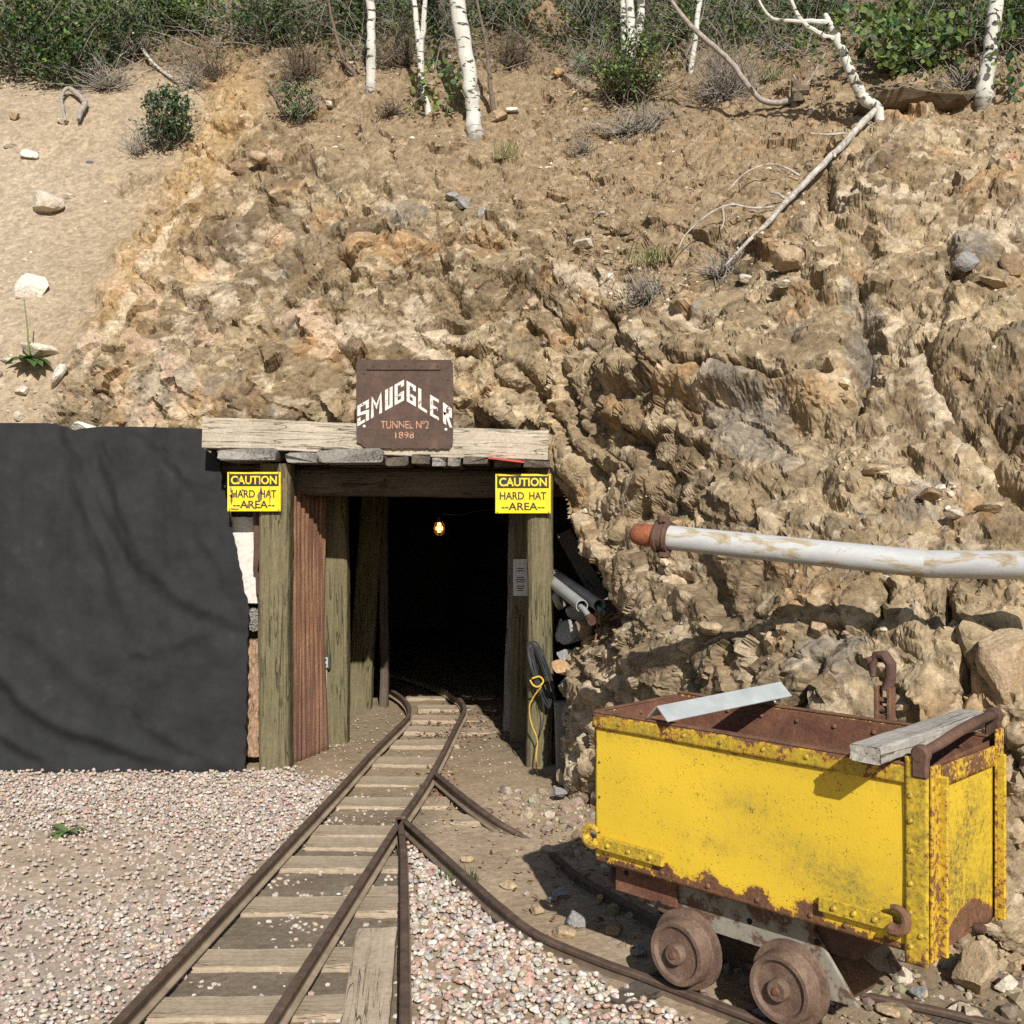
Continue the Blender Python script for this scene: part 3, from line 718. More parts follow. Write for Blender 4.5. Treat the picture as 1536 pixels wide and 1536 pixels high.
SIGNM = m_rust('sign_rust', (.052, .030, .022), (.085, .050, .035), (.145, .085, .052), 1.0, .7)
spl = mb.build('plate', SIGNM, sg)
mb = MB(); mb.box((SX-.005, SY-.008, SZ+.232), (.455, .009, .046), bev=.002)
for k in range(5): mb.rivet((SX-.19+.098*k, SY-.0125, SZ+.232), (0, -1, 0), .007, .005)
mb.build('riveted_strip', SIGNM, sg)
for (a, b) in ((-.247, -.135), (.252, -.155)):
    mb = MB(); mb.rivet((SX+a, SY-.003, SZ+b), (0, -1, 0), .011, .006, 10); mb.build('bolt', m_plain('bolt_zinc', (.6, .6, .62), .4, .3), sg)
mb = MB()
for (a, b) in ((.26, .225), (.265, .15), (.265, .04), (-.25, .19), (-.25, .24), (.265, -.02)): mb.rivet((SX+a, SY-.003, SZ+b), (0, -1, 0), .006, .004)
tag(mb.build('rivet', SIGNM, spl), kind='stuff')
LET = {'S': [[(1,.72),(1,1),(0,1),(0,.56),(1,.44),(1,0),(0,0),(0,.26)]], 'M': [[(0,0),(0,1),(.5,.42),(1,1),(1,0)]], 'U': [[(0,1),(0,0),(1,0),(1,1)]],
       'G': [[(1,.84),(1,1),(0,1),(0,0),(1,0),(1,.38),(.62,.38)]], 'L': [[(0,1),(0,0),(1,0)]], 'E': [[(1,1),(0,1),(0,0),(1,0)],[(.12,.5),(.8,.5)]], 'R': [[(0,0),(0,1),(1,.94),(1,.56),(.08,.5)],[(.45,.44),(1,0)]]}
mb = MB(); u = .001446
spots = [('S',640,690),('M',697,746),('U',757,790),('G',797,838),('G',848,888),('L',897,935),('E',947,985),('R',1002,1040)]
for k, (ch, a, b) in enumerate(spots):
    for j, st in enumerate(LET[ch]):
        def warp(p, q_): 
            zx = p/u+840; tent = (-.56*(840-zx) if zx < 840 else -.60*(zx-840))
            return SX+p, SZ+(345-262)*u*0+(.0875)*0+ (327-275)*0*u + (q_ + tent*u) + 62*u
        sc = 1.0
        ribbon(mb, [((a+7-840+(b-a-14)*x_)*u, (y_*74-37)*u*sc) for x_, y_ in st], 13*u, SY-.0042-.0003*(k % 3)-.0004*j, warp)
WHITEP = m_flaked('flaked_white', (.62, .58, .52), (.10, .05, .04), .40, 40)
mb.build('lettering', WHITEP, spl)
ORL = m_flaked('flaked_orange', (.50, .27, .17), (.11, .055, .045), .44, 45)
mb = MB()
put_text(mb, 'TUNNEL Nº2', .295, .047, SX+.002, SZ-.125, SY-.0042)
mb.build('small_lettering', ORL, spl); mb = MB(); put_text(mb, '1898', .115, .040, SX, SZ-.188, SY-.0042)
mb.build('small_lettering', ORL, spl)

# caution signs
YEL = NT('sign_yellow'); v = YEL.coord('Object'); YELm = YEL.fin(YEL.mix(1.0, (.78, .56, .015), YEL.ramp(YEL.noise(v, 18, 4), (.3, .85), (.7, 1.1)), 'MULTIPLY'), .45, spec=.4)
SBLK = m_plain('sign_black', (.018, .017, .016), .5)
PEEL = m_rust('peeled_rust', (.10, .06, .06), (.20, .13, .12), (.30, .2, .17))
def caution(px0, px1, py0, py1, label, worn):
    y = 6.805; x0, x1 = (px0-CX)/F*y, (px1-CX)/F*y; z1, z0 = H-(py0-CY)/F*y, H-(py1-CY)/F*y; w, h = x1-x0, z1-z0; cx, cz = (x0+x1)/2, (z0+z1)/2
    e = thing('caution_sign', label, 'sign', (cx, y, z0))
    mb = MB(); mb.box((cx, y, cz), (w, .004, h), bev=.0015); cpl = mb.build('plate', YELm, e)
    mb = MB(); hb = .31*h
    mb.box((cx, y-.0030, cz+h/2-.012-hb/2), (w-.022, .002, hb)); cbb = mb.build('black_band', SBLK, e)
    mb = MB(); put_text(mb, 'CAUTION', w*.86, hb*.70, cx, cz+h/2-.012-hb/2, y-.0046, .022); mb.build('caution_lettering', YELm, cbb)
    mb = MB(); put_text(mb, 'HARD', w*.44, h*.195, cx-w*.20, cz-.055*h, y-.0030, .022); mb.build('black_lettering', SBLK, cpl); mb = MB(); put_text(mb, 'HAT', w*.31, h*.195, cx+w*.265, cz-.055*h, y-.0030, .022); mb.build('black_lettering', SBLK, cpl); mb = MB(); put_text(mb, '--AREA--', w*.78, h*.195, cx, cz-.325*h, y-.0030, .018); mb.build('black_lettering', SBLK, cpl)
    mb = MB()
    for sx in (-1, 1):
        for sz in (-1, 1): mb.rivet((cx+sx*(w/2-.012), y-.002, cz+sz*(h/2-.007)), (0, -1, 0), .0045, .003)
    tag(mb.build('nail', RUSTD, cpl), kind='stuff')
    if worn:
        mb = MB(); r = random.Random(4)
        for (a, b, ww, hh) in ((.12, -.10, .028, .17), (.14, .02, .016, .1), (-.40, -.10, .04, .05), (-.42, -.22, .012, .14), (-.43, .05, .010, .09), (.30, -.12, .008, .26), (-.28, .30, .012, .06), (-.1, -.36, .03, .05), (.10, .25, .006, .12), (-.2, .04, .02, .03), (.02,-.42,.016,.03), (-.36,-.44,.05,.02)):
            pts = []
            for k in range(12):
                t_ = 2*math.pi*k/12; rad = r.uniform(.6, 1.15); pts.append((a*w+ww*rad*math.cos(t_)*.6, b*h+hh*h*rad*math.sin(t_)))
            mb.addv([(cx+p_, y-.0056, cz+q_) for p_, q_ in pts], [tuple(range(12))])
        tag(mb.build('peeled_patch', PEEL, cpl), kind='stuff')
caution(341, 421, 708, 767, 'worn yellow caution hard hat sign with rusty peeled patches on left post', True)
caution(743, 826, 711, 770, 'clean yellow caution hard hat sign on the right portal post', False)

# ------------------------------------------------------------------ black sheet
def tarp():
    zk = np.array([0.0, .08, .9, 1.0, 1.15, 1.5, 1.85, 1.95, 2.02, 2.17]); rp = np.array([366, 367, 370, 373, 364, 347, 331, 325, 305, 305.])
    n, m = 240, 160; top_px = np.array([-900, 0, 70, 100, 108, 118, 150, 220, 305]); top_py = np.array([640, 634, 634, 640, 646, 643, 639, 640, 643.])
    S, T = np.meshgrid(np.linspace(0, 1, n)**.8, np.linspace(0, 1, m))
    zt = T*2.14; pr = np.interp(zt, zk, rp)+.8*np.sin(zt*37)+.8*np.sin(zt*83)
    px = -760+(pr+760)*S; tp = np.interp(px, top_px, top_py)
    y0 = 6.80; ztop = H-(tp-CY)/F*7.0; z = -.02+T*(ztop+.02); y = y0+.20*np.clip(z/2.15, 0, 1)**1.5
    py = CY-F*(z-H)/y
    zf = .3646; A = lambda pts: [(a*zf, 620+b*zf) for a, b in pts]
    d = np.zeros_like(z)
    for pts, amp, w in [(A([(285,70),(300,160),(330,300),(370,420),(430,560),(480,720),(520,850),(560,960)]), .028, 11), (A([(330,150),(400,330),(470,470),(540,600),(620,700)]), .026, 8),
                        (A([(440,200),(500,400),(560,560),(640,660),(740,760),(880,820),(1000,850)]), .038, 11), (A([(700,180),(760,260),(830,320)]), .020, 7), (A([(560,60),(640,130),(700,170)]), .012, 6),
                        (A([(-400,900),(0,1080),(100,1200),(250,1290),(420,1340),(560,1400),(760,1440),(1000,1450)]), .040, 11), (A([(-300,1200),(0,1320),(120,1390),(250,1450)]), .03, 9), (A([(600,985),(700,950),(850,890),(1000,850)]), .016, 9),
                        (A([(820,500),(900,620),(960,760)]), .014, 8), (A([(600,1280),(760,1380),(960,1440)]), .022, 9), (A([(0,860),(150,930),(300,1080),(460,1180)]), .020, 13), (A([(0,200),(60,600),(40,900)]), .02, 18), (A([(250,120),(230,300),(200,560)]), .014, 12),
                        (A([(620,700),(760,950),(860,1150)]), .012, 14), (A([(760,880),(880,760),(960,840)]), .010, 7)]:
        dist = np.full(px.shape, 1e9); side = np.zeros_like(px)
        for (x0, y0_), (x1, y1_) in zip(pts[:-1], pts[1:]):
            dx, dy = x1-x0, y1_-y0_; tt = np.clip(((px-x0)*dx+(py-y0_)*dy)/(dx*dx+dy*dy), 0, 1)
            ex, ey = px-x0-tt*dx, py-y0_-tt*dy; dd = np.hypot(ex, ey); cr = np.sign(dx*ey-dy*ex); k = dd < dist
            dist = np.where(k, dd, dist); side = np.where(k, cr, side)
        al = smooth(0, 40, np.hypot(px-pts[-1][0], py-pts[-1][1]))*smooth(0, 14, np.hypot(px-pts[0][0], py-pts[0][1])); s_ = dist*side/w; d += al* amp*(np.exp(-s_**2)-.75*np.exp(-((s_-1.9)/1.2)**2))
    d *= .52
    d += .022*fbm(px/40, py/520, 97, 3)*smooth(0, 50, py-640)*smooth(1100, 800, py)+.008*fbm(px/30, py/300, 98, 2)
    d += .035*fbm(px/260, py/300, 91, 3)+.010*fbm(px/70, py/90, 92, 3)+.003*fbm(px/14, py/18, 95, 2)
    d -= .05*blob(px, py, 110, 890, 90, 110)
    hem = smooth(.10, 0, z); d = d*(1-.5*hem)+hem*(.05*fbm(px/60, py*0, 93, 3)+.02)
    yy = y-d+.02; xx = (px-CX)/F*y
    idx = np.arange(n*m).reshape(m, n); q_ = np.stack([idx[:-1,:-1], idx[:-1,1:], idx[1:,1:], idx[1:,:-1]], -1).reshape(-1, 4)
    return np_mesh('black_sheet', np.stack([xx, yy, z], -1).reshape(-1, 3), q_, None, True)
t = NT('black_cloth'); v = t.coord('Object'); n = t.noise(v, 5, 6, .7); c = t.ramp(n, (.35, (.013, .0132, .0138)), (.62, (.0215, .022, .0225)), (.8, (.042, .043, .044)))
c = t.mix(1.0, c, t.ramp(t.noise(v, 240, 2), (.3, .8), (.7, 1.2)), 'MULTIPLY')
CLOTH = t.fin(c, .8, normal=t.bump(t.noise(v, 24, 4, .6), .25, .01), spec=.25)
tp_ = add('black_sheet', tarp(), CLOTH); so = tp_.modifiers.new('thickness', 'SOLIDIFY'); so.thickness = .004
tag(tp_, 'large black cloth sheet hung over the bank left of the portal', 'tarp')

# odds and ends in the gap between sheet and post
def slab(name, px0, px1, py0, py1, y, d, mat, label, cat, seed, jag=.004, lean=0.0, bev=.008):
    n, m = 12, 26; r = np.random.default_rng(seed); vs = []; x0, x1 = (px0-CX)/F*y, (px1-CX)/F*y; z0, z1 = H-(py1-CY)/F*y, H-(py0-CY)/F*y
    mb = MB(); front = []
    for j in range(m+1):
        for i in range(n+1):
            ex = r.normal(0, jag) if i in (0, n) or j in (0, m) else 0
            front.append((x0+(x1-x0)*i/n+ex, y+r.normal(0, jag)+lean*j/m, max(-.05, z0+(z1-z0)*j/m+ex)))
    k = len(front); vs = front+[(a, b+d, c_) for a, b, c_ in front]; fs = []
    for j in range(m):
        for i in range(n):
            a = j*(n+1)+i; fs.append((a, a+1, a+n+2, a+n+1)); fs.append((k+a, k+a+n+1, k+a+n+2, k+a+1))
    ring = [i for i in range(n+1)]+[j*(n+1)+n for j in range(1, m+1)]+[m*(n+1)+i for i in range(n-1, -1, -1)]+[j*(n+1) for j in range(m-1, 0, -1)]
    for a, b in zip(ring, ring[1:]+ring[:1]): fs.append((a, k+a, k+b, b))
    mb.addv(vs, fs, 0, False); o = mb.build(name, mat); tag(o, label, cat); return o
t = NT('whitewash'); v = t.coord('Object'); c = t.mix(t.ramp(t.noise(t.coord('Object', (1, 1, .45)), 11, 5, .65, .5), (.55, 0.0), (.72, 1.0)), (.60, .56, .50), (.26, .22, .18))
WHW = t.fin(c, .85, normal=t.bump(t.noise(v, 40, 4), .4, .004), spec=.2)
slab('whitewashed_board', 338, 386, 776, 905, 7.00, .03, WHW, 'dirty white painted board between black sheet and left post', 'board', 3, .0015)
slab('timber_block', 366, 388, 914, 946, 6.99, .12, GREYW, 'small grey timber block below the white board', 'timber block', 4)
slab('sandstone_slab', 360, 389, 961, 1135, 7.00, .08, m_stone('slab_stone', (.30, .19, .12), (.47, .32, .21), (.36, .2, .11), 30), 'narrow orange brown stone slab between black sheet and left post', 'stone slab', 5, .006)
slab('dark_backboard', 330, 400, 700, 1150, 7.10, .03, DARKW, 'dark board behind the white board and stone slab', 'board', 6, .001)
mb = MB(); mb.tube([P(384, 768, 6.95), P(386, 820, 6.96), P(383, 858, 6.96)], [.02, .024, .016], 7); mb.tube([P(386, 858, 6.96), P(387, 890, 6.97)], .014, 6)
tag(mb.build('rusty_strap', RUSTD), 'dark rusty iron strap beside the white board', 'iron strap')
mb = MB(); a, b = P(733, 686, 6.72), P(786, 694, 6.72); mb.box((0, 0, 0), (.22, .06, .012), Matrix.Translation((a+b)/2) @ Matrix.Rotation(math.radians(7), 4, 'Y'))
tag(mb.build('red_strip', m_plain('red_paint', (.42, .05, .04), .6)), 'thin red painted strip sticking out under the header beam', 'wood strip')
# ------------------------------------------------------------------ yellow ore cart, built in its own axes (x along the track, y away from the viewer)
def m_yellow(name, base=(.73, .49, .036), dirt=(.24, .20, .055), sc=22, sp0=.672):
    """Col.r = how far rust has eaten in, Col.g = grime; both are broken up by noise"""
    t = NT(name); v = t.coord('Object'); sp = t.n('SeparateColor', {'Color': t.attr()}); r, g = sp.outputs[0], sp.outputs[1]
    n = t.noise(v, sc, 6, .68); n2 = t.noise(v, 85, 3, .6); n3 = t.noise(v, 6, 4, .6); n4 = t.noise(v, 170, 2, .5)
    y = t.mix(t.ramp(n3, (.35, 0.0), (.7, .5)), base, (base[0]*.82, base[1]*.86, base[2]))
    gm = t.math('MULTIPLY', g, t.ramp(t.math('ADD', t.math('MULTIPLY', n, .6), t.math('MULTIPLY', n2, .4)), (.35, 0.0), (.62, 1.0)), True)
    y = t.mix(gm, y, dirt)
    ru = t.ramp(n2, (.3, (.075, .035, .024)), (.7, (.21, .10, .045)))
    m = t.math('ADD', r, t.math('ADD', t.math('MULTIPLY', t.math('SUBTRACT', n, .5), 1.1), t.math('MULTIPLY', t.math('SUBTRACT', n2, .5), .6)))
    halo = t.ramp(m, (.34, 0.0), (.52, .65)); y = t.mix(halo, y, (.50, .235, .03))
    mask = t.ramp(m, (.50, 0.0), (.56, 1.0)); c = t.mix(mask, y, ru)
    speck = t.ramp(t.math('ADD', n4, t.math('MULTIPLY', t.math('SUBTRACT', n, .5), .55)), (sp0, 0.0), (sp0+.03, 1.0)); c = t.mix(t.math('MULTIPLY', speck, .8), c, (.10, .06, .02))
    h = t.math('ADD', t.math('MULTIPLY', mask, -.6), t.math('MULTIPLY', n2, .4))
    return t.fin(c, t.ramp(mask, (0.0, .5), (1.0, .85)), normal=t.bump(h, .5, .004), spec=.35)
YP = m_yellow('yellow_paint'); YPW = m_yellow('yellow_paint_worn', (.66, .45, .03), (.14, .105, .035), 55, .65)
def grime(o, k=(.30, 1.0, 0, 1)):
    at = o.data.color_attributes.new('Col', 'FLOAT_COLOR', 'POINT')
    for i in range(len(o.data.vertices)): at.data[i].color = k
    return o
CZ = Vector((.8715, 3.5653, 0)); CR = math.radians(-45)
cart = thing('ore_cart', 'yellow riveted steel ore cart with rusty edges on the side track', 'mine cart', CZ, CR)
def wear_panel(name, nx, nz, x0, x1, z0, z1, pos, wear, mat, thick, parent=cart):
    """panel over (a, b); pos(a, b) -> local point of its outer face; wear(a, b) -> rust, grime"""
    A, B = np.meshgrid(np.linspace(x0, x1, nx), np.linspace(z0, z1, nz)); V_ = np.array([pos(a, b) for a, b in zip(A.ravel(), B.ravel())])
    idx = np.arange(nx*nz).reshape(nz, nx); q_ = np.stack([idx[:-1,:-1], idx[:-1,1:], idx[1:,1:], idx[1:,:-1]], -1).reshape(-1, 4)
    c_ = np.zeros((len(V_), 3)); r_, g_ = wear(A.ravel(), B.ravel()); c_[:, 0] = np.clip(r_, 0, 1); c_[:, 1] = np.clip(g_, 0, 1)
    o = add(name, np_mesh(name, V_, q_, c_, True), mat, parent, None, True)
    so = o.modifiers.new('thickness', 'SOLIDIFY'); so.thickness = thick; so.offset = -1; return o
LX, WY_, Z0, Z1, ZT = .588, .238, .398, .862, .908
def side_wear(a, b):
    f = np.zeros_like(a)
    for rx in (-.30, -.12, .06, .24): f = np.maximum(f, .95*np.exp(-((a-rx)/.055)**2-((b-.425)/.05)**2))
    r_ = np.maximum(f, smooth(.455, .405, b)*.62+.25*smooth(.5, .43, b)*smooth(.3, -.1, np.abs(a+.1)))
    r_ = np.maximum(r_, .5*smooth(.845, .862, b)); r_ = np.maximum(r_, .5*smooth(-.57, -.587, a)); r_ += .16*smooth(.70, .86, b)
    g_ = .75*np.exp(-((a-.30)/.16)**2-((b-.56)/.06)**2)+.6*np.exp(-((a-.02)/.12)**2-((b-.70)/.05)**2)+.5*np.exp(-((a+.1)/.12)**2-((b-.56)/.03)**2)+.55*np.exp(-((a-.42)/.12)**2-((b-.49)/.05)**2)+.45*smooth(.8, .86, b)+.35*np.exp(-((a-.12)/.2)**2-((b-.62)/.03)**2)
    return r_, g_
dent = lambda a, b: .005*math.sin(a*7+1)*math.sin((b-.4)*6.5)
wear_panel('side_panel', 110, 50, -LX, .535, Z0, Z1, lambda a, b: (a, -WY_+dent(a, b), b), side_wear, YP, .006)
wear_panel('side_panel', 40, 20, LX, -LX, Z0, ZT+.012, lambda a, b: (a, WY_, b), side_wear, YPW, .006)
wear_panel('end_panel', 30, 30, WY_, -WY_, Z0, ZT, lambda a, b: (-LX, a, b), side_wear, YPW, .006)
# rust-red inside
mb = MB(); i_ = .010
mb.addv([(-LX+i_, -WY_+i_, .42), (LX-i_, -WY_+i_, .42), (LX-i_, WY_-i_, .42), (-LX+i_, WY_-i_, .42), (-LX+i_, -WY_+i_, ZT-.004), (LX-i_, -WY_+i_, ZT-.004), (LX-i_, WY_-i_, ZT+.010), (-LX+i_, WY_-i_, ZT+.004)],
        [(0,1,2,3), (0,4,5,1), (1,5,6,2), (2,6,7,3), (3,7,4,0)]); mb.build('lining', STEEL_ST, cart, True)
mb = MB(); mb.box((0, 0, .405), (2*LX-.03, 2*WY_-.03, .02)); mb.build('floor_plate', RUSTD, cart, True)
# top rim
def rim_wear(a, b): return .36+.08*np.sin(a*19)+.10*np.sin(a*43+1)+.3*smooth(.893, .908, b), .9+0*a
rimo = wear_panel('top_rim', 90, 6, -LX-.006, .545, Z1-.004, ZT, lambda a, b: (a, -WY_-.009, b), rim_wear, YPW, .008)
mb = MB(); mb.box((-.02, -WY_+.004, ZT+.0045), (1.13, .030, .007), bev=.002); mb.box((0, WY_+.002, ZT+.016), (2*LX, .022, .008), bev=.002); mb.box((-LX-.001, 0, ZT+.0045), (.02, 2*WY_-.02, .007), bev=.002)
mb.build('rim_flange', RUST, cart, True)
mb = MB(); rv = []
for k, pxx in enumerate((931, 1027, 1083, 1147, 1212)):
    r_ = (pxx-CX)/F; s_ = (4.10*r_/(1+r_)-.703)*math.sqrt(2); rv.append(s_)
for s_ in rv: mb.rivet((s_, -WY_-.0088, .884), (0, -1, 0), .0085, .005)
tag(grime(mb.build('rim_rivet', YPW, rimo, True)), kind='stuff')
mb = MB()
for k in range(8): mb.rivet((-.50+.14*k, WY_-i_-.0005, .885), (0, -1, 0), .008, .006)
for k in range(3): mb.rivet((-LX+i_+.0005, -.14+.14*k, .88), (1, 0, 0), .008, .006)
for s_ in (-.53, -.42, -.30, -.12, .06, .24, .35): mb.rivet((s_, -WY_-.0005, .422), (0, -1, 0), .0085, .006)
for z_ in (.5, .62, .74): mb.rivet((-LX+.02, -WY_-.0003, z_), (0, -1, 0), .005, .004)
tag(mb.build('rivet', RUST, cart, True), kind='stuff')
# corner posts on the door end, each an angle iron with a rounded ear
def post_wear(a, b): return .20+.25*smooth(.47, .40, b)+.22*smooth(.86, .93, b)+.10*np.sin(b*40)+.12*np.abs(a), .8+0*a
for sy, zt in ((-1, .945), (1, .985)):
    e_ = 'corner_post'
    if sy < 0:
        p_ = wear_panel(e_, 8, 40, .532, .597, .372, zt-.01, lambda a, b: (a, -WY_-.012, b), lambda a, b: post_wear((a-.565)*10, b), YPW, .010)
        mb = MB()
        for z_ in (.42, .455, .51, .59, .68, .76, .83): mb.rivet((.548+.03*(z_ == .455), -WY_-.0118, z_), (0, -1, 0), .0085, .006)
        tag(grime(mb.build('post_rivet', YPW, p_, True)), kind='stuff')
    mb = MB(); y0 = sy*(WY_-.016)
    mb.box((.603, y0-.004*sy, (.385+zt-.03)/2), (.010, .052, zt-.03-.385), bev=.003); mb.box((.618, sy*(WY_-.040), .64), (.026, .012, .49), bev=.003)
    o = mb.build('corner_post', YPW, cart, True)
    a_ = o.data.color_attributes.new('Col', 'FLOAT_COLOR', 'POINT')
    for k, vv in enumerate(o.data.vertices): a_.data[k].color = (.20+.3*float(smooth(.85, .93, vv.co.z))+.3*float(smooth(.45, .39, vv.co.z)), .7, 0, 1)
    ex, ey = .575, sy*(WY_+.008)
    mb = MB(); mb.lathe([(0, -.012), (.020, -.012), (.026, -.006), (.026, .012), (.020, .017), (0, .017)], 18, Matrix.Translation((ex, ey, zt)) @ Matrix.Rotation(math.pi/2, 4, 'Z'))
    mb.box((ex, ey, zt-.035), (.046, .022, .06), bev=.006); mb.build('ear', RUSTD, cart, True)
mb = MB(); mb.tube([(.578, -WY_+.0, .948), (.592, -.16, .965), (.600, -.06, .985), (.600, .06, .997), (.592, .16, .996), (.578, WY_-.0, .988)], [.014, .015, .0155, .015, .014, .013], 12)
mb.build('hinge_rod', RUSTD, cart, True)
# swinging end door
def door_wear(a, b):
    e_ = smooth(.46+.05*np.sin(a*11+1.2), .42+.05*np.sin(a*11+1.2), b)
    g_ = .95*np.exp(-((a+.02)/.13)**2-((b-.66-.06*np.sin(a*23))/.10)**2)+.75*np.exp(-((a-.02)/.2)**2-((b-.50)/.05)**2)+.3
    return .75*e_+.32*smooth(.79, .85, b)+.1*np.abs(np.sin(a*60))*smooth(.4, .6, b), g_
wear_panel('door_panel', 36, 46, -WY_+.05, WY_-.05, .40, .852, lambda a, b: (.592+.004*math.sin(a*9), a, b+.012*math.sin(a*30)*(b < .405)), door_wear, YPW, .008)
def bar_wear(a, b): return .55+.1*np.sin(a*30), .8+0*a
wear_panel('door_top_bar', 30, 6, -WY_+.035, WY_-.035, .848, .905, lambda a, b: (.602, a, b), bar_wear, YPW, .012)
mb = MB(); mb.box((.586, 0, .415), (.012, 2*WY_-.04, .05), bev=.002); dft = mb.build('door_foot', RUST, cart, True)
mb = MB(); mb.lathe([(0, 0), (.013, 0), (.016, .01), (.013, .03), (0, .032)], 10, Matrix.Translation((.595, .06, .402))); mb.build('door_bolt', RUSTD, dft, True)
# hooks on riveted straps
def hook(xc, zc, R_, flip, a0, a1):
    pts = []; rr_ = []
    for k in range(13):
        t_ = k/12; a = math.radians(a0+(a1-a0)*t_); pts.append((xc+R_*math.cos(a), -WY_-.026-.004*t_, zc+R_*math.sin(a))); rr_.append(.018-.011*t_**2)
    return pts, rr_
for (xa, xb, zc, hk) in ((-.565, -.285, .468, (-.578, .492, .030, 1, 310, 30)), (.275, .50, .470, (.512, .490, .032, 1, 240, 470))):
    sp = thing
    mb = MB(); mb.box(((xa+xb)/2, -WY_-.013, zc), (xb-xa, .018, .044), bev=.003)
    for k in range(3): mb.rivet((xa+.05+(xb-xa-.10)*k/2, -WY_-.022, zc), (0, -1, 0), .009, .007)
    o = mb.build('hook_strap', YPW, cart, True); a_ = o.data.color_attributes.new('Col', 'FLOAT_COLOR', 'POINT')
    for k, vv in enumerate(o.data.vertices): a_.data[k].color = (.26, .75, 0, 1)
    pts, rr_ = hook(*hk); mb = MB(); mb.tube(pts, rr_, 9); h_ = mb.build('hook', YPW if xa < 0 else RUST, o, True)
    a_ = h_.data.color_attributes.new('Col', 'FLOAT_COLOR', 'POINT')
    for k in range(len(h_.data.vertices)): a_.data[k].color = (.38, .9, 0, 1)
# chassis
t = NT('peeling_grey'); v = t.coord('Object'); n = t.noise(v, 14, 6, .7); c = t.ramp(n, (.44, (.125, .075, .05)), (.5, (.25, .225, .18)), (.7, (.33, .30, .245)))
PEELG = t.fin(c, .85, normal=t.bump(n, .7, .006), spec=.2)
prof = [(-.545,.29),(-.30,.245),(.08,.245),(.255,.155),(.345,.158),(.20,.345),(.20,.388),(-.545,.388)]
for sy in (-1, 1):
    M_ = Matrix(((1,0,0,0),(0,0,1,sy*.150),(0,1,0,0),(0,0,0,1)))
    mb = MB(); mb.prism([(a, b) for a, b in prof[::-1]], -.007, .007, M_); mb.build('frame_plate', PEELG, cart, True)
mb = MB(); mb.box((-.42, -.17, .335), (.26, .012, .09), bev=.002); mb.build('front_plate', STEEL_ST, cart, True)
mb = MB(); mb.box((-.1, 0, .33), (.85, .26, .10), bev=.004); mb.build('frame_beam', RUSTD, cart, True)
mb = MB(); mb.tube([(-.54, -.13, .30), (-.575, -.13, .30), (-.595, -.13, .32), (-.60, -.13, .345)], [.03, .028, .022, .01], 8); mb.build('bumper', RUSTD, cart, True)
mb = MB()
for (a, b) in ((-.50, .36), (-.02, .315), (.215, .315), (-.36, .29)): mb.lathe([(0, 0), (.010, 0), (.010, .002)], 10, Matrix.Translation((a, -.1785 if a < -.3 else -.1585, b)) @ Matrix.Rotation(math.pi/2, 4, 'Z'))
tag(mb.build('bolt_hole', m_plain('hole_black', (.01, .01, .01), .9), cart, True), kind='stuff')
WPROF = [(0, -.024), (.029, -.024), (.034, -.018), (.035, .002), (.078, .001), (.087, -.010), (.100, -.010), (.105, -.003), (.106, .040), (.110, .046), (.130, .050), (.131, .064), (.122, .070), (.05, .072), (0, .072)]
WH = m_rust('wheel_rust', (.080, .048, .036), (.165, .105, .074), (.25, .17, .12), 1.2, .65)
wheel_me = MB().lathe(WPROF, 40).mesh('wheel'); first = True
for sx in (-.252, .128):
    mb = MB(); mb.tube([(sx, -.20, .167), (sx, .20, .167)], .02, 10); mb.build('axle', RUSTD, cart, True)
    for sy in (-1, 1):
        M_ = Matrix.Translation((sx, sy*.222, .167)) @ Matrix.Rotation(math.radians(90 if sy < 0 else -90), 4, 'Z') @ Matrix.Rotation(rng.uniform(0, 6), 4, 'X')
        o = bpy.data.objects.new('wheel', wheel_me)
        if first: wheel_me.materials.append(WH); first = False
        place_parent(o, cart, True, M_)
        mb = MB(); mb.lathe([(0, -.030), (.010, -.030), (.014, -.0235)], 12); mb.build('hub_cap', RUST, o, True)
# coupling on the far side
mb = MB()
for dx in (-.022, .022): mb.box((.215+dx, WY_+.035, .965), (.014, .04, .13), bev=.003)
mb.box((.215, WY_+.035, .925), (.05, .03, .03), bev=.003); mb.tube([(.185, WY_+.035, .985), (.245, WY_+.035, .985)], .010, 10); mb.tube([(.185, WY_+.035, .955), (.245, WY_+.035, .955)], .012, 10)
mb.build('coupling_bracket', RUST, cart, True)
mb = MB(); mb.tube([(.222, WY_+.035, 1.02), (.236, WY_+.035, 1.065), (.236, WY_+.035, 1.105), (.214, WY_+.035, 1.132), (.186, WY_+.035, 1.128), (.176, WY_+.03, 1.10), (.182, WY_+.02, 1.06)], [.020, .019, .019, .019, .017, .013, .010], 10)
mb.tube([(.165, WY_+.0, 1.112), (.175, WY_+.04, 1.117), (.215, WY_+.06, 1.115), (.24, WY_+.03, 1.110)], .011, 8); mb.build('coupling_hook', RUSTD, cart, True)
def cw(x, y, z): return CZ+Matrix.Rotation(CR, 3, 'Z') @ Vector((x, y, z))
timber('weathered_plank', cw(.478, -.365, .945), cw(.492, .285, .962), .088, .046, m_wood('plank_grey', (.30, .275, .24), (.43, .40, .35), (.10, .085, .07)), None, (0, 0, 1), 71, .12, .003, 20, .004)
tag(bpy.data.objects['weathered_plank'], 'short grey weathered plank laid across the end of the yellow cart', 'plank')
mb = MB(); A_, B_ = cw(-.292, -.275, .938), cw(-.165, .265, .972); M_ = frame_M(A_, B_); L_ = (B_-A_).length
mb.prism([(0, .034), (-.052, -.008), (-.050, -.011), (0, .030), (.050, -.011), (.052, -.008)][::-1], 0, L_, M_ @ Matrix(((0,0,1,0),(1,0,0,0),(0,1,0,0),(0,0,0,1))))
GALV = m_plain('galvanised', (.47, .50, .49), .45, .35, .14, 14)
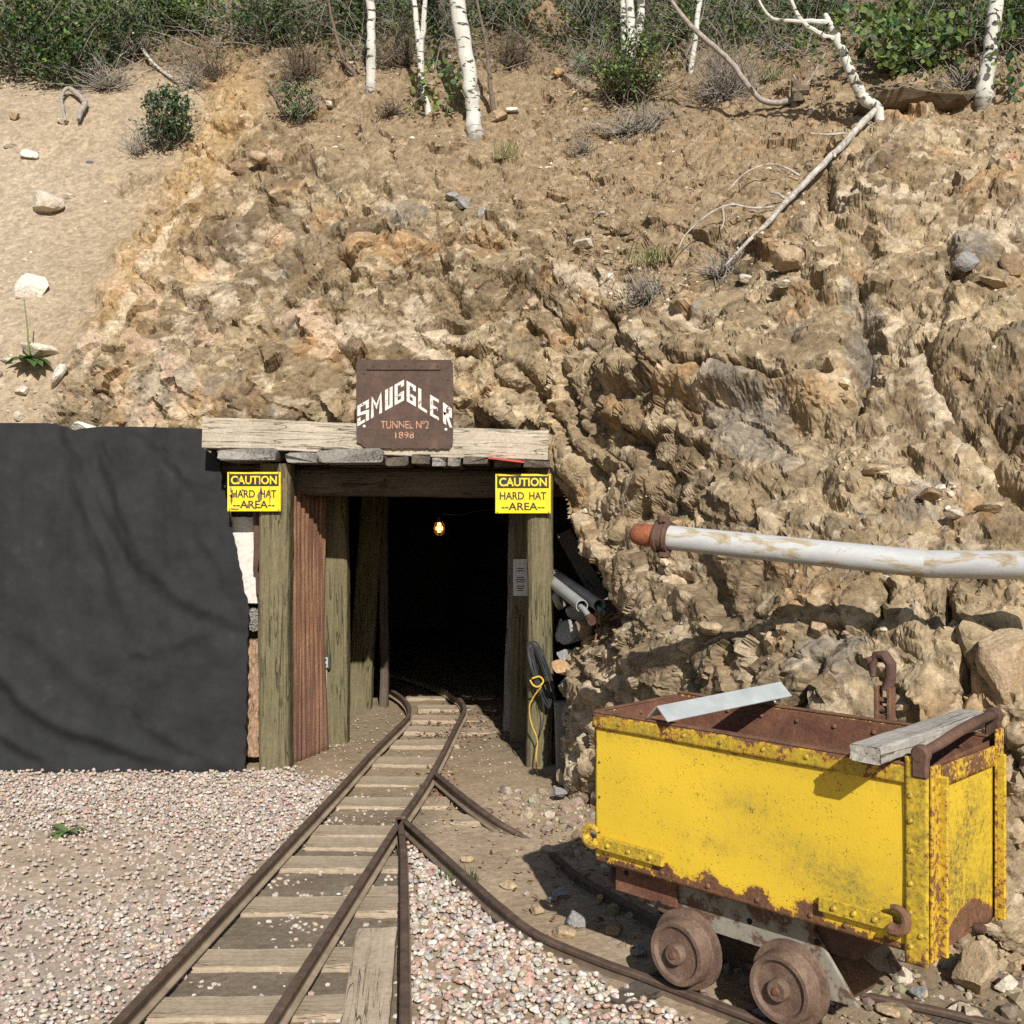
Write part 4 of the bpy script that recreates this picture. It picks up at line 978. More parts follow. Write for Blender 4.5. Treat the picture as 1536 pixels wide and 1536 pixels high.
tag(mb.build('steel_angle', GALV), 'galvanised steel angle bar resting across the cart rim', 'angle bar')

# ------------------------------------------------------------------ rails and sleepers
def catmull(pts, per=8):
    p = [Vector(a) for a in pts]; p = [p[0]*2-p[1]]+p+[p[-1]*2-p[-2]]; o = []
    for i in range(1, len(p)-2):
        for k in range(per):
            t_ = k/per; a, b, c_, d = p[i-1], p[i], p[i+1], p[i+2]
            o.append(.5*((2*b)+(-a+c_)*t_+(2*a-5*b+4*c_-d)*t_*t_+(-a+3*b-3*c_+d)*t_**3))
    o.append(p[-2]); return o
RP = [(-.026,0),(.026,0),(.026,.006),(.007,.013),(.006,.046),(.017,.050),(.019,.064),(.013,.070),(-.013,.070),(-.019,.064),(-.017,.050),(-.006,.046),(-.007,.013),(-.026,.006)]
t = NT('rail_steel'); v = t.coord('Object'); g = t.n('Attribute', attribute_name='Col').outputs['Fac']; n = t.noise(v, 18, 6, .65)
c = t.ramp(n, (.3, (.055, .034, .026)), (.6, (.115, .075, .055)), (.8, (.17, .12, .09)))
c = t.mix(t.math('MULTIPLY', g, t.ramp(t.noise(v, 9, 4), (.3, .55), (.6, 1.0))), c, (.36, .285, .20)); RAILM = t.fin(c, .65, normal=t.bump(t.noise(v, 60, 4), .4, .003), spec=.4)
def rail(pts, parent, sink=0.0, per=8, dust=1.0, sc=.86, name='rail'):
    """pts: places of the rail's top; the foot lies .07 below"""
    p = catmull(pts, per); n = len(RP); vs = []; fs = []; cc = []
    for i, a in enumerate(p):
        d = (p[min(i+1, len(p)-1)]-p[max(i-1, 0)]); d.z = 0; d.normalize(); s_ = Vector((d.y, -d.x, 0))
        for (x_, z_) in RP:
            vs.append(a+s_*x_*sc+Vector((0, 0, (z_-.070)*sc-sink))); cc.append(dust*(1.0 if z_ < .02 else (.45 if z_ < .048 else .05)))
    for i in range(len(p)-1):
        for k in range(n): fs.append((i*n+k, (i+1)*n+k, (i+1)*n+(k+1) % n, i*n+(k+1) % n))
    fs.append(tuple(range(n))); fs.append(tuple(range((len(p)-1)*n, len(p)*n))[::-1])
    o0 = p[len(p)//2]; o0 = Vector((o0.x, o0.y, 0))
    me = bpy.data.meshes.new(name); me.from_pydata([tuple(v_-o0) for v_ in vs], [], fs); me.update()
    at = me.color_attributes.new('Col', 'FLOAT_COLOR', 'POINT')
    for i, k in enumerate(cc): at.data[i].color = (k, k, k, 1)
    return add(name, me, RAILM, parent, Matrix.Translation(o0))
ZR = .085
MT = thing('mine_track', 'narrow gauge track with pale sleepers running straight into the tunnel', 'rail track', G(400, 1300))
gl = lambda *a: [G(x_, y_, ZR) for x_, y_ in a]
A0, A1 = G(170, 1536, ZR), G(500, 1190, ZR); B0, B1 = G(402, 1536, ZR), G(600, 1229, ZR)
def ext(a, b, k): return a+(a-b).normalized()*k
rail([ext(A0, A1, 3.2), ext(A0, A1, 1.4), A0, A1]+gl((560, 1125), (606, 1080), (614, 1068), (610, 1052), (592, 1037), (560, 1022), (520, 1012)), MT)
rail([ext(B0, B1, 3.2), ext(B0, B1, 1.4), B0, B1], MT, per=6)
rail(gl((604, 1224), (648, 1158), (690, 1077), (697, 1062), (690, 1048), (668, 1034), (630, 1018), (580, 1004)), MT)
sl = [(1600, 100, 560, 36), (1516, 230, 560, 34), (1443, 296, 540, 30), (1362, 368, 600, 26), (1299, 424, 612, 20), (1267, 462, 590, 17), (1249, 470, 590, 16), (1206, 505, 672, 15), (1174, 535, 668, 13), (1145, 560, 660, 12), (1117, 585, 690, 10), (1097, 600, 745, 9), (1080, 618, 750, 8), (1064, 628, 745, 7), (1048, 610, 740, 6)]
for k, (py, xa, xb, hp) in enumerate(sl):
    a, b = G(xa, py, .0), G(xb, py, .0); wd = abs(G(0, py-hp/2).y-G(0, py+hp/2).y)
    timber('sleeper', (a.x, a.y, -.028+.0*k), (b.x, b.y+.01*math.sin(k), -.028), wd, .09, TIE, MT, (0, 0, 1), 80+k, .14, .004, 14, .012)
for k, (py, xa, xb, hp) in enumerate([(1340, 520, 605, 16), (1230, 680, 730, 12)]):
    a, b = G(xa, py), G(xb, py); wd = abs(G(0, py-hp/2).y-G(0, py+hp/2).y)
    timber('sleeper', (a.x, a.y, -.03), (b.x, b.y, -.03), wd, .09, TIE, MT, (0, 0, 1), 99+k, .14, .004, 10, .02)
BT = thing('branch_track', 'side track curving right from the main rails under the yellow cart', 'rail track', G(760, 1400))
g4 = lambda z_, *a: [G(x_, y_, z_) for x_, y_ in a]
rail(g4(ZR, (598, 1226), (604, 1260), (606, 1340), (607, 1440), (607, 1536), (607, 1700)), BT, dust=.35)
rl = lambda s_, y_: cw(s_, y_, .042)
rail(g4(ZR, (606, 1228), (640, 1258))+g4(.07, (700, 1312), (752, 1358))+g4(.05, (808, 1399))+[rl(-.62, -.195), rl(-.42, -.19), rl(-.2, -.190), rl(0, -.190), rl(.3, -.19), rl(.8, -.19), rl(1.5, -.21)], BT, dust=.3)
rail(g4(ZR, (653, 1158), (700, 1196))+g4(.05, (745, 1229))+g4(.0, (790, 1254))+g4(-.03, (815, 1268)), BT, dust=.4)
rail(g4(-.02, (815, 1268))+g4(.03, (842, 1290))+g4(.04, (885, 1322))+[rl(-.45, .19), rl(-.2, .19), rl(.1, .19)]+g4(.045, (1420, 1515), (1536, 1543), (1680, 1580)), BT, dust=.15)
for k, (s_, wd) in enumerate([(-.40, .12), (.0, .13), (.42, .12)]):
    timber('sleeper', cw(s_, -.36, -.035), cw(s_+.03, .40, -.03), wd, .09, DARKW, BT, (0, 0, 1), 140+k, .15, .005, 12, .02)
gp0, gp1 = G(567, 1391, .062), G(568, 1560, .062)
timber('guard_plank', (gp0.x, gp0.y, .035), (gp1.x-.012, gp1.y-.5, .035), .146, .055, PALE2, None, (0, 0, 1), 150, .08, .003, 26, .004)
tag(bpy.data.objects['guard_plank'], 'thick pale plank lying on the sleepers beside the straight branch rail', 'plank')

# ------------------------------------------------------------------ white pipe with rusty end cap
t = NT('white_pipe'); v = t.coord('Object', (.35, 1, 1)); n = t.noise(v, 16, 6, .7, .5)
c = t.ramp(n, (.34, (.45, .45, .435)), (.52, (.54, .54, .53)), (.60, (.42, .35, .24)), (.76, (.25, .16, .09)))
PIPEM = t.fin(c, .45, .15, t.bump(t.noise(t.coord('Object'), 40, 4), .2, .003), .45)
pa, pb, pc = P(1000, 806, 4.52), P(1390, 846, 4.02), P(1620, 849, 3.72)
pe = thing('water_pipe', 'long white painted pipe with rusty orange end cap along the cliff', 'pipe', pa)
def lathe_between(name, a, b, prof, mat, parent, n=24, origin=None):
    M_ = frame_M(a, b); me = MB().lathe(prof, n).mesh(name); return add(name, me, mat, parent, M_)
L1 = (pb-pa).length; ov = (pb-pa).normalized()
lathe_between('pipe', pa-ov*.03, pb, [(.044, -.0), (.0505, 0), (.0505, L1*.5), (.0505, L1+.03)], PIPEM, pe, 28)
lathe_between('pipe', pb, pc, [(.0505, -.003), (.0505, (pc-pb).length), (0, (pc-pb).length)], PIPEM, pe, 28)
cpo = lathe_between('coupling', pa-ov*.035, pa, [(.050, -.012), (.066, -.010), (.068, .0), (.060, .008), (.060, .030), (.068, .036), (.066, .048), (.051, .05)], RUSTD, pe, 22)
q0 = pa-ov*.015
for sz in (1, -1): mb = MB(); mb.box(tuple(q0+Vector((0, -.01, sz*.070))), (.045, .05, .034), bev=.008); mb.lathe([(0, -.03), (.011, -.03), (.011, .03), (0, .03)], 8, Matrix.Translation(q0+Vector((.0, -.01, sz*.072))) @ Matrix.Rotation(math.pi/2, 4, 'Z')); mb.build('clamp_bolt', RUSTD, cpo)
lathe_between('end_cap', pa-ov*.04, pa-ov*.2, [(.046, 0), (.047, .05), (.046, .075), (.040, .100), (.024, .116), (0, .120)], m_rust('orange_rust', (.16, .055, .03), (.33, .11, .045), (.45, .17, .08), 1.0, .6), pe, 24)

# ------------------------------------------------------------------ stones
def ico(sub):
    import bmesh
    bm = bmesh.new(); bmesh.ops.create_icosphere(bm, subdivisions=sub, radius=1.0)
    v_ = np.array([v.co[:] for v in bm.verts]); f_ = np.array([[x.index for x in f.verts] for f in bm.faces]); bm.free(); return v_, f_
ICO = {k: ico(k) for k in (1, 2, 3, 4)}
def stone_shape(sub, r, cuts=9, deep=.62, rough=.03):
    v_, f_ = ICO[sub]; v_ = v_.copy()
    for _ in range(cuts):
        n_ = r.normal(0, 1, 3); n_ /= np.linalg.norm(n_); d = r.uniform(deep, .95); k = v_ @ n_-d; v_ -= np.where(k > 0, k, 0)[:, None]*n_
    if rough: v_ += r.normal(0, rough, v_.shape)
    return v_, f_
def euler(a, b, c): return np.array((Matrix.Rotation(c, 3, 'Z') @ Matrix.Rotation(b, 3, 'Y') @ Matrix.Rotation(a, 3, 'X')))
def stone(name, center, size, mat, label, seed, rot=(0, 0, 0), sub=3, cuts=15, deep=.46, group=None, cat='rock'):
    r = np.random.default_rng(seed); v_, f_ = stone_shape(sub, r, cuts, deep, (.012 if sub == 3 else .006) if sub >= 3 else .0)
    v_ = (v_*np.array(size)) @ euler(*rot).T
    o = Vector(center); me = np_mesh(name, v_, f_); ob = add(name, me, mat, None, Matrix.Translation(o)); return tag(ob, label, cat, group)
S_PALE = m_stone('stone_pale', (.42, .36, .28), (.60, .53, .43), (.38, .27, .16)); S_TAN = m_stone('stone_tan', (.30, .21, .125), (.46, .35, .23), (.40, .25, .11))
S_GREY = m_stone('stone_grey', (.19, .185, .18), (.33, .315, .295), (.30, .25, .18)); S_BROWN = m_stone('stone_brown', (.19, .125, .075), (.30, .21, .13), (.34, .20, .09))
S_ORG = m_stone('stone_orange', (.34, .19, .09), (.50, .33, .18)); S_WHITE = m_stone('stone_white', (.55, .50, .42), (.70, .65, .56), (.45, .36, .25))
def on_hill(px, py, wpx, hpx, mat, label, seed, tilt=0, depth=.75, name='rock', sub=3, cuts=15, deep=.46, push=.25):
    p = hit(px, py); d = p.y; w_ = wpx/F*d/2; h_ = hpx/F*d/2; dp = depth*max(w_, h_)
    c_ = P(px, py, d)+Vector((0, -dp*push, 0)); return stone(name, c_, (w_, dp, h_), mat, label, seed, (0, math.radians(tilt), 0), sub, cuts, deep)
for a in [
 (72, 310, 60, 44, S_PALE, 'large pale rounded boulder resting on the sandy slope', 1, 12, .9, 'boulder'),
 (52, 437, 58, 62, S_WHITE, 'big pale triangular rock half buried in the sand slope', 2, 20, .5, 'boulder'),
 (46, 233, 30, 20, S_WHITE, 'flat whitish rock above the large pale boulder', 3, 0, .6), (14, 218, 28, 14, S_PALE, 'low tan rock at the left edge of the sand', 4, 0, .6),
 (22, 176, 22, 18, S_TAN, 'small tan rock below the green shrub at top left', 5, 0, .8), (104, 295, 22, 12, S_PALE, 'small flat rock beside the large pale boulder', 6, 0, .8),
 (134, 243, 14, 10, S_GREY, 'small grey stone to the right above the pale boulder', 7, 0, .8), (60, 527, 66, 34, S_PALE, 'pale slab behind the leafy green weed', 8, 10, .6),
 (12, 541, 26, 10, S_WHITE, 'thin white stone left of the leafy weed', 9, 0, .7), (88, 565, 20, 44, S_WHITE, 'upright white rock above the black sheet', 10, 28, .7),
 (34, 587, 26, 22, S_PALE, 'round cream stone left of the upright white rock', 11, 0, .8), (30, 624, 20, 16, S_PALE, 'small pale stone just above the black sheet', 12, 0, .8),
 (128, 640, 40, 18, S_WHITE, 'smooth white stone peeking over the black sheet', 13, 0, .8), (96, 183, 20, 14, S_PALE, 'pale stone under the bent grey root', 14, 0, .8),
 (478, 168, 44, 36, S_BROWN, 'brown block of rock right of the small green bush', 15, 12, .9), (494, 157, 18, 14, S_PALE, 'pale pinkish cube on top of the brown block', 16, 20, .9),
 (748, 178, 44, 20, S_TAN, 'flat tan rock at the foot of the thick aspen', 17, -14, .9), (770, 166, 24, 14, S_WHITE, 'small pale stone behind the flat tan rock', 18, 0, .9),
 (820, 44, 92, 76, S_BROWN, 'big dark brown boulder among dry brush at the top', 19, 18, .8, 'boulder', 4, 10, .66), (836, 112, 24, 16, S_ORG, 'yellowish stone below the big dark boulder', 20, 0, .9),
 (692, 308, 32, 22, S_GREY, 'dark grey angular rock in the middle of the soil slope', 21, 25, .8), (722, 322, 24, 22, S_GREY, 'smaller dark grey rock right of the angular grey one', 22, -10, .8), (680, 296, 26, 14, S_GREY, 'flat grey rock above the angular grey one', 23, 0, .8),
 (362, 252, 40, 34, S_BROWN, 'rounded orange brown rock at the top of the cliff', 24, 15, .8), (392, 240, 40, 22, S_TAN, 'tan rock right of the rounded orange brown one', 25, 20, .8),
 (1185, 392, 66, 42, S_TAN, 'large tan block perched on the ledge below the fallen branch', 26, 14, .9), (1172, 427, 40, 14, S_PALE, 'flat pale rock under the large tan block', 27, 0, .9), (1116, 418, 34, 18, S_PALE, 'pale flat rock left of the large tan block', 28, 5, .9),
 (1146, 414, 22, 22, S_TAN, 'small tan rock between the flat pale ones', 29, 0, .9), (1310, 704, 46, 26, S_TAN, 'pale orange rock lying in the middle of the right cliff', 30, -16, .9), (1390, 742, 44, 24, S_BROWN, 'reddish brown rock above the white pipe', 31, 8, .9), (1411, 732, 18, 16, S_WHITE, 'small whitish rock beside the reddish brown one', 32, 0, .9),
 (1447, 396, 50, 40, S_GREY, 'dark grey jutting rock high on the right cliff', 33, 10, .9), (1517, 400, 44, 34, S_BROWN, 'purplish brown slab at the right edge of the cliff', 34, 25, .6), (1490, 425, 70, 22, S_TAN, 'layered tan slab under the purplish brown one', 35, 22, .6),
 (1215, 186, 15, 12, S_ORG, 'bright orange stone below the curved aspen', 36, 0, .9), (1209, 129, 24, 26, S_BROWN, 'upright brown rock beside the dead stump', 37, -15, .8), (878, 366, 40, 16, S_PALE, 'pale crusty rock on the bare slope left of the dry grass', 38, 0, .8),
 (1480, 760, 60, 22, S_TAN, 'tan flat rock on the scree above the right end of the pipe', 39, 0, .8), (1432, 770, 40, 20, S_PALE, 'small pale rock just above the white pipe', 40, 12, .8),
 (1505, 1000, 96, 132, S_TAN, 'big rounded tan boulder in the cliff right of the cart plank', 41, 8, .5, 'boulder', 4, 14, .55, .05),
 (1065, 940, 38, 26, S_TAN, 'tan stone on the ledge behind the cart', 42, 5, .8), (1225, 942, 30, 24, S_TAN, 'small light stone on the ledge right of the tan one', 43, 0, .8),
]: on_hill(*a)
# stones packed between the right post and the cliff
def free_stone(px, py, d, wpx, hpx, mat, label, seed, tilt=0, depth=.8, name='rock', sub=3, cuts=15, deep=.46):
    w_, h_ = wpx/F*d/2, hpx/F*d/2; return stone(name, P(px, py, d), (w_, depth*max(w_, h_), h_), mat, label, seed, (0, math.radians(tilt), 0), sub, cuts, deep)
for a in [
 (856, 950, 6.75, 44, 42, S_GREY, 'grey rounded rock packed beside the right post below the pipes', 61, 0), (868, 918, 6.85, 40, 30, S_GREY, 'dark grey rock under the two grey pipes', 62, 10),
 (893, 968, 6.55, 60, 34, S_ORG, 'orange stained rock below the pipe ends', 63, -8), (903, 925, 6.6, 44, 38, S_TAN, 'tan rock right behind the pipe ends', 64, 12), (850, 985, 6.6, 34, 28, S_GREY, 'pointed grey rock in the packed wall', 65, 35),
 (842, 1003, 6.5, 36, 26, S_ORG, 'pinkish tan rock sticking out beside the post', 66, 18), (885, 1000, 6.45, 40, 26, S_BROWN, 'brown rock under the orange stained one', 67, 0), (862, 1030, 6.5, 44, 36, S_BROWN, 'dark brown rock low in the packed wall', 68, 10),
 (858, 1072, 6.55, 36, 52, S_GREY, 'upright grey stone right of the short stake', 69, 5), (868, 1120, 6.4, 40, 54, S_BROWN, 'shaded brown stone at the foot of the cliff by the stake', 70, 0), (838, 895, 6.9, 30, 40, S_GREY, 'dark block of stone behind the right post', 71, 0),
 (842, 945, 6.9, 26, 46, S_GREY, 'narrow grey stone right against the post', 72, 0), (925, 958, 6.2, 30, 22, S_TAN, 'small tan stone at the lip of the ledge', 73, 0),
 (850, 1166, 6.35, 36, 30, S_TAN, 'tan stone on the dirt beside the right post foot', 74, 15), (874, 1180, 6.1, 30, 44, S_BROWN, 'brown stone leaning on the cliff foot', 75, -10), (838, 1190, 6.1, 30, 18, S_GREY, 'flat grey stone at the cliff foot', 76, 10),
 (905, 1020, 6.0, 36, 30, S_TAN, 'light tan stone on the ledge above the cart corner', 77, 0),
 (880, 945, 6.6, 46, 34, S_BROWN, 'broad brown rock wedged between grey and orange stones', 78, 8), (868, 982, 6.5, 40, 30, S_TAN, 'rough tan rock under the pointed grey one', 79, -12), (848, 1030, 6.6, 30, 34, S_GREY, 'grey stone against the post above the stake', 80, 6), (912, 945, 6.45, 40, 26, S_BROWN, 'rust stained rock beneath the wire tangle', 180, 0), (876, 1050, 6.4, 34, 34, S_TAN, 'tan stone above the shaded brown one', 181, 14),
]: free_stone(*a)
# rubble round the cart
def ground_stone(px, py, wpx, hpx, mat, label, seed, tilt=0, depth=.85, z=None):
    g_ = G(px, py); d = g_.y; w_, h_ = wpx/F*d/2, hpx/F*d/2; zz = gz_at(g_.x, g_.y)
    return stone('rock', (g_.x, g_.y, zz+h_*.55), (w_, depth*max(w_, h_), h_), mat, label, seed, (0, math.radians(tilt), 0), 3, 15, .46)
for a in [
 (1288, 1505, 50, 40, S_PALE, 'pale rounded rock beside the far rail under the cart', 81), (1300, 1445, 30, 22, S_TAN, 'small tan rock behind the rear cart wheel', 82), (1350, 1470, 54, 34, S_PALE, 'pale angular rock below the cart door', 83, 10), (1402, 1452, 60, 40, S_TAN, 'broad tan rock against the cliff foot right of the cart', 84, -8),
 (1462, 1490, 70, 96, S_TAN, 'tall wedge of tan rock standing right of the cart', 85, 14), (1445, 1470, 40, 50, S_BROWN, 'dark side rock behind the tall tan wedge', 86, 10), (1512, 1495, 44, 36, S_PALE, 'pale rock at the right edge near the rail', 87), (1510, 1414, 26, 24, S_PALE, 'small round pale rock at the right edge', 88),
 (1526, 1452, 36, 30, S_TAN, 'tan rock between the pale ones at the right edge', 89), (1380, 1500, 34, 24, S_GREY, 'grey stone beside the far rail', 90), (1340, 1526, 56, 24, S_TAN, 'flat tan rock at the bottom edge behind the wheel', 91), (1440, 1528, 44, 26, S_PALE, 'pale flat rock at the bottom right', 92),
 (868, 1388, 40, 36, S_GREY, 'grey rock in the cart shadow by the curved rail', 93, 15), (846, 1402, 44, 20, S_TAN, 'flat tan rock beside the curved rail', 94), (806, 1370, 22, 24, S_TAN, 'small upright tan rock left of the flat one', 95), (842, 1345, 30, 24, S_GREY, 'dark flat rock in the cart shadow', 96),
 (828, 1350, 18, 12, S_GREY, 'small bluish stone at the edge of the cart shadow', 97), (924, 1400, 34, 24, S_BROWN, 'brown rock under the cart front', 98), (960, 1430, 30, 22, S_GREY, 'dark rock just left of the front wheel', 99), (790, 1340, 18, 10, S_PALE, 'small pale stone on the dirt left of the cart shadow', 100),
 (700, 1290, 26, 14, S_TAN, 'small tan stone beside the curved rail near the switch', 101), (764, 1330, 34, 16, S_TAN, 'tan stone on the dirt right of the curved rail', 102), (1500, 1440, 30, 26, S_TAN, 'rough tan rock under the big cliff at right', 103), (1418, 1420, 34, 26, S_GREY, 'grey rock at the cart door corner', 104),
]: ground_stone(*a)

# ------------------------------------------------------------------ gravel and scree: too many to count, each one mesh
def scatter_mesh(name, pos, size, cols, r, sub, cuts, mat, flat=.6, tilt=.5, nvar=14, deep=.6, sm=True):
    var = [stone_shape(sub, r, cuts, deep, .04) for _ in range(nvar)]; f_ = var[0][1]; n_ = len(pos); nv = len(var[0][0]); T_ = np.stack([v[0] for v in var])[r.integers(0, nvar, n_)]
    sc = np.stack([r.uniform(.7, 1.35, n_), r.uniform(.7, 1.1, n_), r.uniform(flat*.7, flat*1.3, n_)], -1)*size[:, None]
    a = r.uniform(0, 2*np.pi, n_); tx = r.normal(0, tilt, n_); ca, sa, cb, sb = np.cos(a), np.sin(a), np.cos(tx), np.sin(tx)
    V_ = T_*sc[:, None, :]
    x_, y_, z_ = V_[..., 0], V_[..., 1]*cb[:, None]-V_[..., 2]*sb[:, None], V_[..., 1]*sb[:, None]+V_[..., 2]*cb[:, None]
    V_ = np.stack([x_*ca[:, None]-y_*sa[:, None], x_*sa[:, None]+y_*ca[:, None], z_], -1)+pos[:, None, :]
    F_ = (f_[None]+(np.arange(n_)*nv)[:, None, None]).reshape(-1, 3)
    return add(name, np_mesh(name, V_.reshape(-1, 3), F_, np.repeat(cols, nv, 0), sm), mat)
t = NT('gravel_stone'); v = t.coord('Object'); c = t.mix(1.0, t.attr(), t.ramp(t.noise(v, 110, 3), (.3, .78), (.7, 1.18)), 'MULTIPLY'); GRAV = t.fin(c, .75, spec=.3)
def pal(r, n_, P_, w_):
    P_ = np.array(P_); k = r.choice(len(P_), n_, p=np.array(w_)/sum(w_)); return np.clip(P_[k]*r.uniform(.8, 1.2, (n_, 1))+r.normal(0, .012, (n_, 3)), .03, .85)
GP = [(.55, .49, .42), (.62, .58, .53), (.40, .22, .18), (.46, .30, .25), (.33, .32, .31), (.42, .36, .28), (.22, .20, .20), (.50, .38, .22)]
GW = [5, 4, 3.2, 3, 3, 3, 1, .9]
def in_poly(px, py, poly): return poly_sd(px, py, poly)
def ground_scatter(r, n_, x0, x1, y0, y1, prob):
    x_ = r.uniform(x0, x1, n_); y_ = r.uniform(y0, y1, n_); px = CX+F*x_/y_; py = CY+F*H/y_; k = r.random(n_) < prob(px, py, x_, y_); return x_[k], y_[k], px[k], py[k]
r = np.random.default_rng(21)
leftp = [(-3000, 1158), (372, 1156), (430, 1150), (470, 1172), (522, 1166), (100, 1612), (-200, 1930), (-3000, 1930)]
rightp = [(612, 1246), (628, 1262), (700, 1334), (750, 1378), (806, 1420), (880, 1462), (960, 1498), (1060, 1552), (1300, 1700), (1300, 1930), (614, 1930)]
midp = [(520, 1176), (600, 1210), (604, 1260), (602, 1930), (-150, 1930), (140, 1600), (330, 1400)]
def pl(px, py, x_, y_):
    n1 = fbm(x_*1.6, y_*1.6, 201, 3); bare = np.exp(-(((px-70)/330)**2+((py-1300)/62)**2)**1.3); bare2 = .75*np.exp(-(((px+40)/300)**2+((py-1440)/80)**2))
    k = smooth(10, -14, in_poly(px, py, leftp)); return k*np.clip(1.1-1.0*bare*(1.0+.4*n1)-bare2+.35*n1, .22, 1)
def pr(px, py, x_, y_): return smooth(6, -8, in_poly(px, py, rightp))
def pm(px, py, x_, y_):
    n1 = fbm(x_*3, y_*3, 203, 3); k = smooth(4, -6, in_poly(px, py, midp)); return k*np.clip(.22+.9*n1, .03, .8)
X1, Y1, _, PY1 = ground_scatter(r, 52000, -4.2, -.2, 2.3, 6.9, pl); X2, Y2, _, PY2 = ground_scatter(r, 13000, -.6, 1.1, 2.3, 5.4, pr); X3, Y3, _, PY3 = ground_scatter(r, 9000, -2.2, -.2, 2.5, 6.3, pm)
x_ = np.r_[X1, X2, X3]; y_ = np.r_[Y1, Y2, Y3]; sz = np.r_[r.uniform(.0055, .0128, len(X1)), r.uniform(.0085, .0165, len(X2)), r.uniform(.005, .013, len(X3))]
jx = np.clip(np.searchsorted(ax, x_), 1, len(ax)-1); jy = np.clip(np.searchsorted(ay, y_), 1, len(ay)-1)
lay = np.r_[r.random(len(X1)) < .35, r.random(len(X2)) < .5, np.zeros(len(X3), bool)]
z_ = AZ[jy, jx]+sz*.25+lay*.014; cl = pal(r, len(x_), GP, GW)
dust = .26+np.clip(1-np.r_[pl(CX+F*X1/Y1, PY1, X1, Y1), np.ones(len(X2)), .55*np.ones(len(X3))], 0, 1)[:, None]*.6; cl = cl*(1-dust)+np.array((.46, .375, .31))*dust
kf = (x_ > -.5*y_-.25) | (r.random(len(x_)) < .25); x_, y_, z_, sz, cl = x_[kf], y_[kf], z_[kf], sz[kf], cl[kf]
nearm = (y_ < 3.6) & (x_ > -.5*y_) & (sz > .0095); pos = np.stack([x_, y_, z_], -1)
gA = scatter_mesh('gravel', pos[nearm], sz[nearm], cl[nearm], r, 2, 7, GRAV, .58, .5, deep=.55); tag(gA, 'pink, white and grey pebble gravel near the rails', kind='stuff')
gB = scatter_mesh('gravel', pos[~nearm], sz[~nearm]*1.08, cl[~nearm], r, 1, 2, GRAV, .62, .5, deep=.75, sm=False); tag(gB, 'pink, white and grey pebble gravel in front of the black sheet', kind='stuff')
# scree on the soil and at the cliff foot
okm = (used & (HY.ravel() < 12) & (np.abs(HX.ravel()) < 6) & (FPY > -60) & (FPX > -150) & (FPX < 1700))
wgt = okm*(soil.ravel()*1.0+sand.ravel()*.16+rock.ravel()*.16)*(1.0+1.2*np.clip(fbm(U*1.8, V*1.8, 301, 3).ravel(), -.6, 1))
wgt += okm*2.5*np.exp(-(seg_dist(PX, PY, [(900,395),(1000,440),(1110,410),(1200,400)])/26)**2).ravel()+okm*2.5*np.exp(-(seg_dist(PX, PY, [(1290,720),(1400,750),(1536,770)])/20)**2).ravel()+okm*1.2*np.exp(-(seg_dist(PX, PY, [(940,950),(1100,945),(1250,950)])/14)**2).ravel()
wgt += okm*3.0*np.exp(-(seg_dist(PX, PY, [(1380,150),(1536,200)])/45)**2).ravel()+okm*1.6*np.exp(-(((PX-40)/120)**2+((PY-600)/40)**2)).ravel()
wgt = np.clip(wgt, 0, None); wgt /= wgt.sum(); k = r.choice(len(wgt), 10000, False, wgt)
sz = np.minimum(.008*r.pareto(3.0, len(k))+.006, .038)
cl = col.reshape(-1, 3)[k]*r.uniform(.75, 1.6, (len(k), 1)); cl = np.where(r.random((len(k), 1)) < .22, pal(r, len(k), [(.55, .46, .34), (.62, .55, .44), (.30, .28, .26), (.42, .25, .12)], [3, 2, 2, 1]), cl)
sc_ = scatter_mesh('scree', HV[k]+FN[k]*(sz*.05)[:, None], sz, np.clip(cl, .03, .75), r, 1, 3, GRAV, .6, .9, sm=False); tag(sc_, 'loose stone chips scattered over the slope', kind='stuff')
def prr(px, py, x_, y_):
    return smooth(.1, .5, x_-(5.4-y_)*.30+.15)*.6*smooth(3.05, 3.2, x_+y_)*(1-smooth(10, -10, in_poly(px, py, rightp)))
X4, Y4, px4, py4 = ground_scatter(r, 11000, -.3, 2.6, 2.7, 6.4, prr); sz = np.minimum(.010*r.pareto(2.2, len(X4))+.006, .045)
cl = pal(r, len(X4), [(.26, .20, .13), (.33, .265, .185), (.19, .155, .12), (.29, .195, .11), (.42, .36, .27)], [4, 4, 3, 2, 1.2])
jx = np.clip(np.searchsorted(ax, X4), 1, len(ax)-1); jy = np.clip(np.searchsorted(ay, Y4), 1, len(ay)-1)
rb = scatter_mesh('rubble', np.stack([X4, Y4, AZ[jy, jx]+sz*.2], -1), sz, cl, r, 1, 4, GRAV, .65, .8, sm=False); tag(rb, 'broken brown rubble under and around the cart', kind='stuff')
X5, Y5, _, _ = ground_scatter(r, 2600, -1.4, 1.0, 5.2, 8.8, lambda px, py, x_, y_: .5+0*px); sz = r.uniform(.003, .011, len(X5))
gr = scatter_mesh('grit', np.stack([X5, Y5, 0*X5+.002], -1), sz, pal(r, len(X5), [(.36, .28, .19), (.50, .43, .34), (.25, .2, .15)], [3, 2, 1]), r, 1, 2, GRAV, .6, .6); tag(gr, 'fine grit on the dirt at the tunnel mouth', kind='stuff')
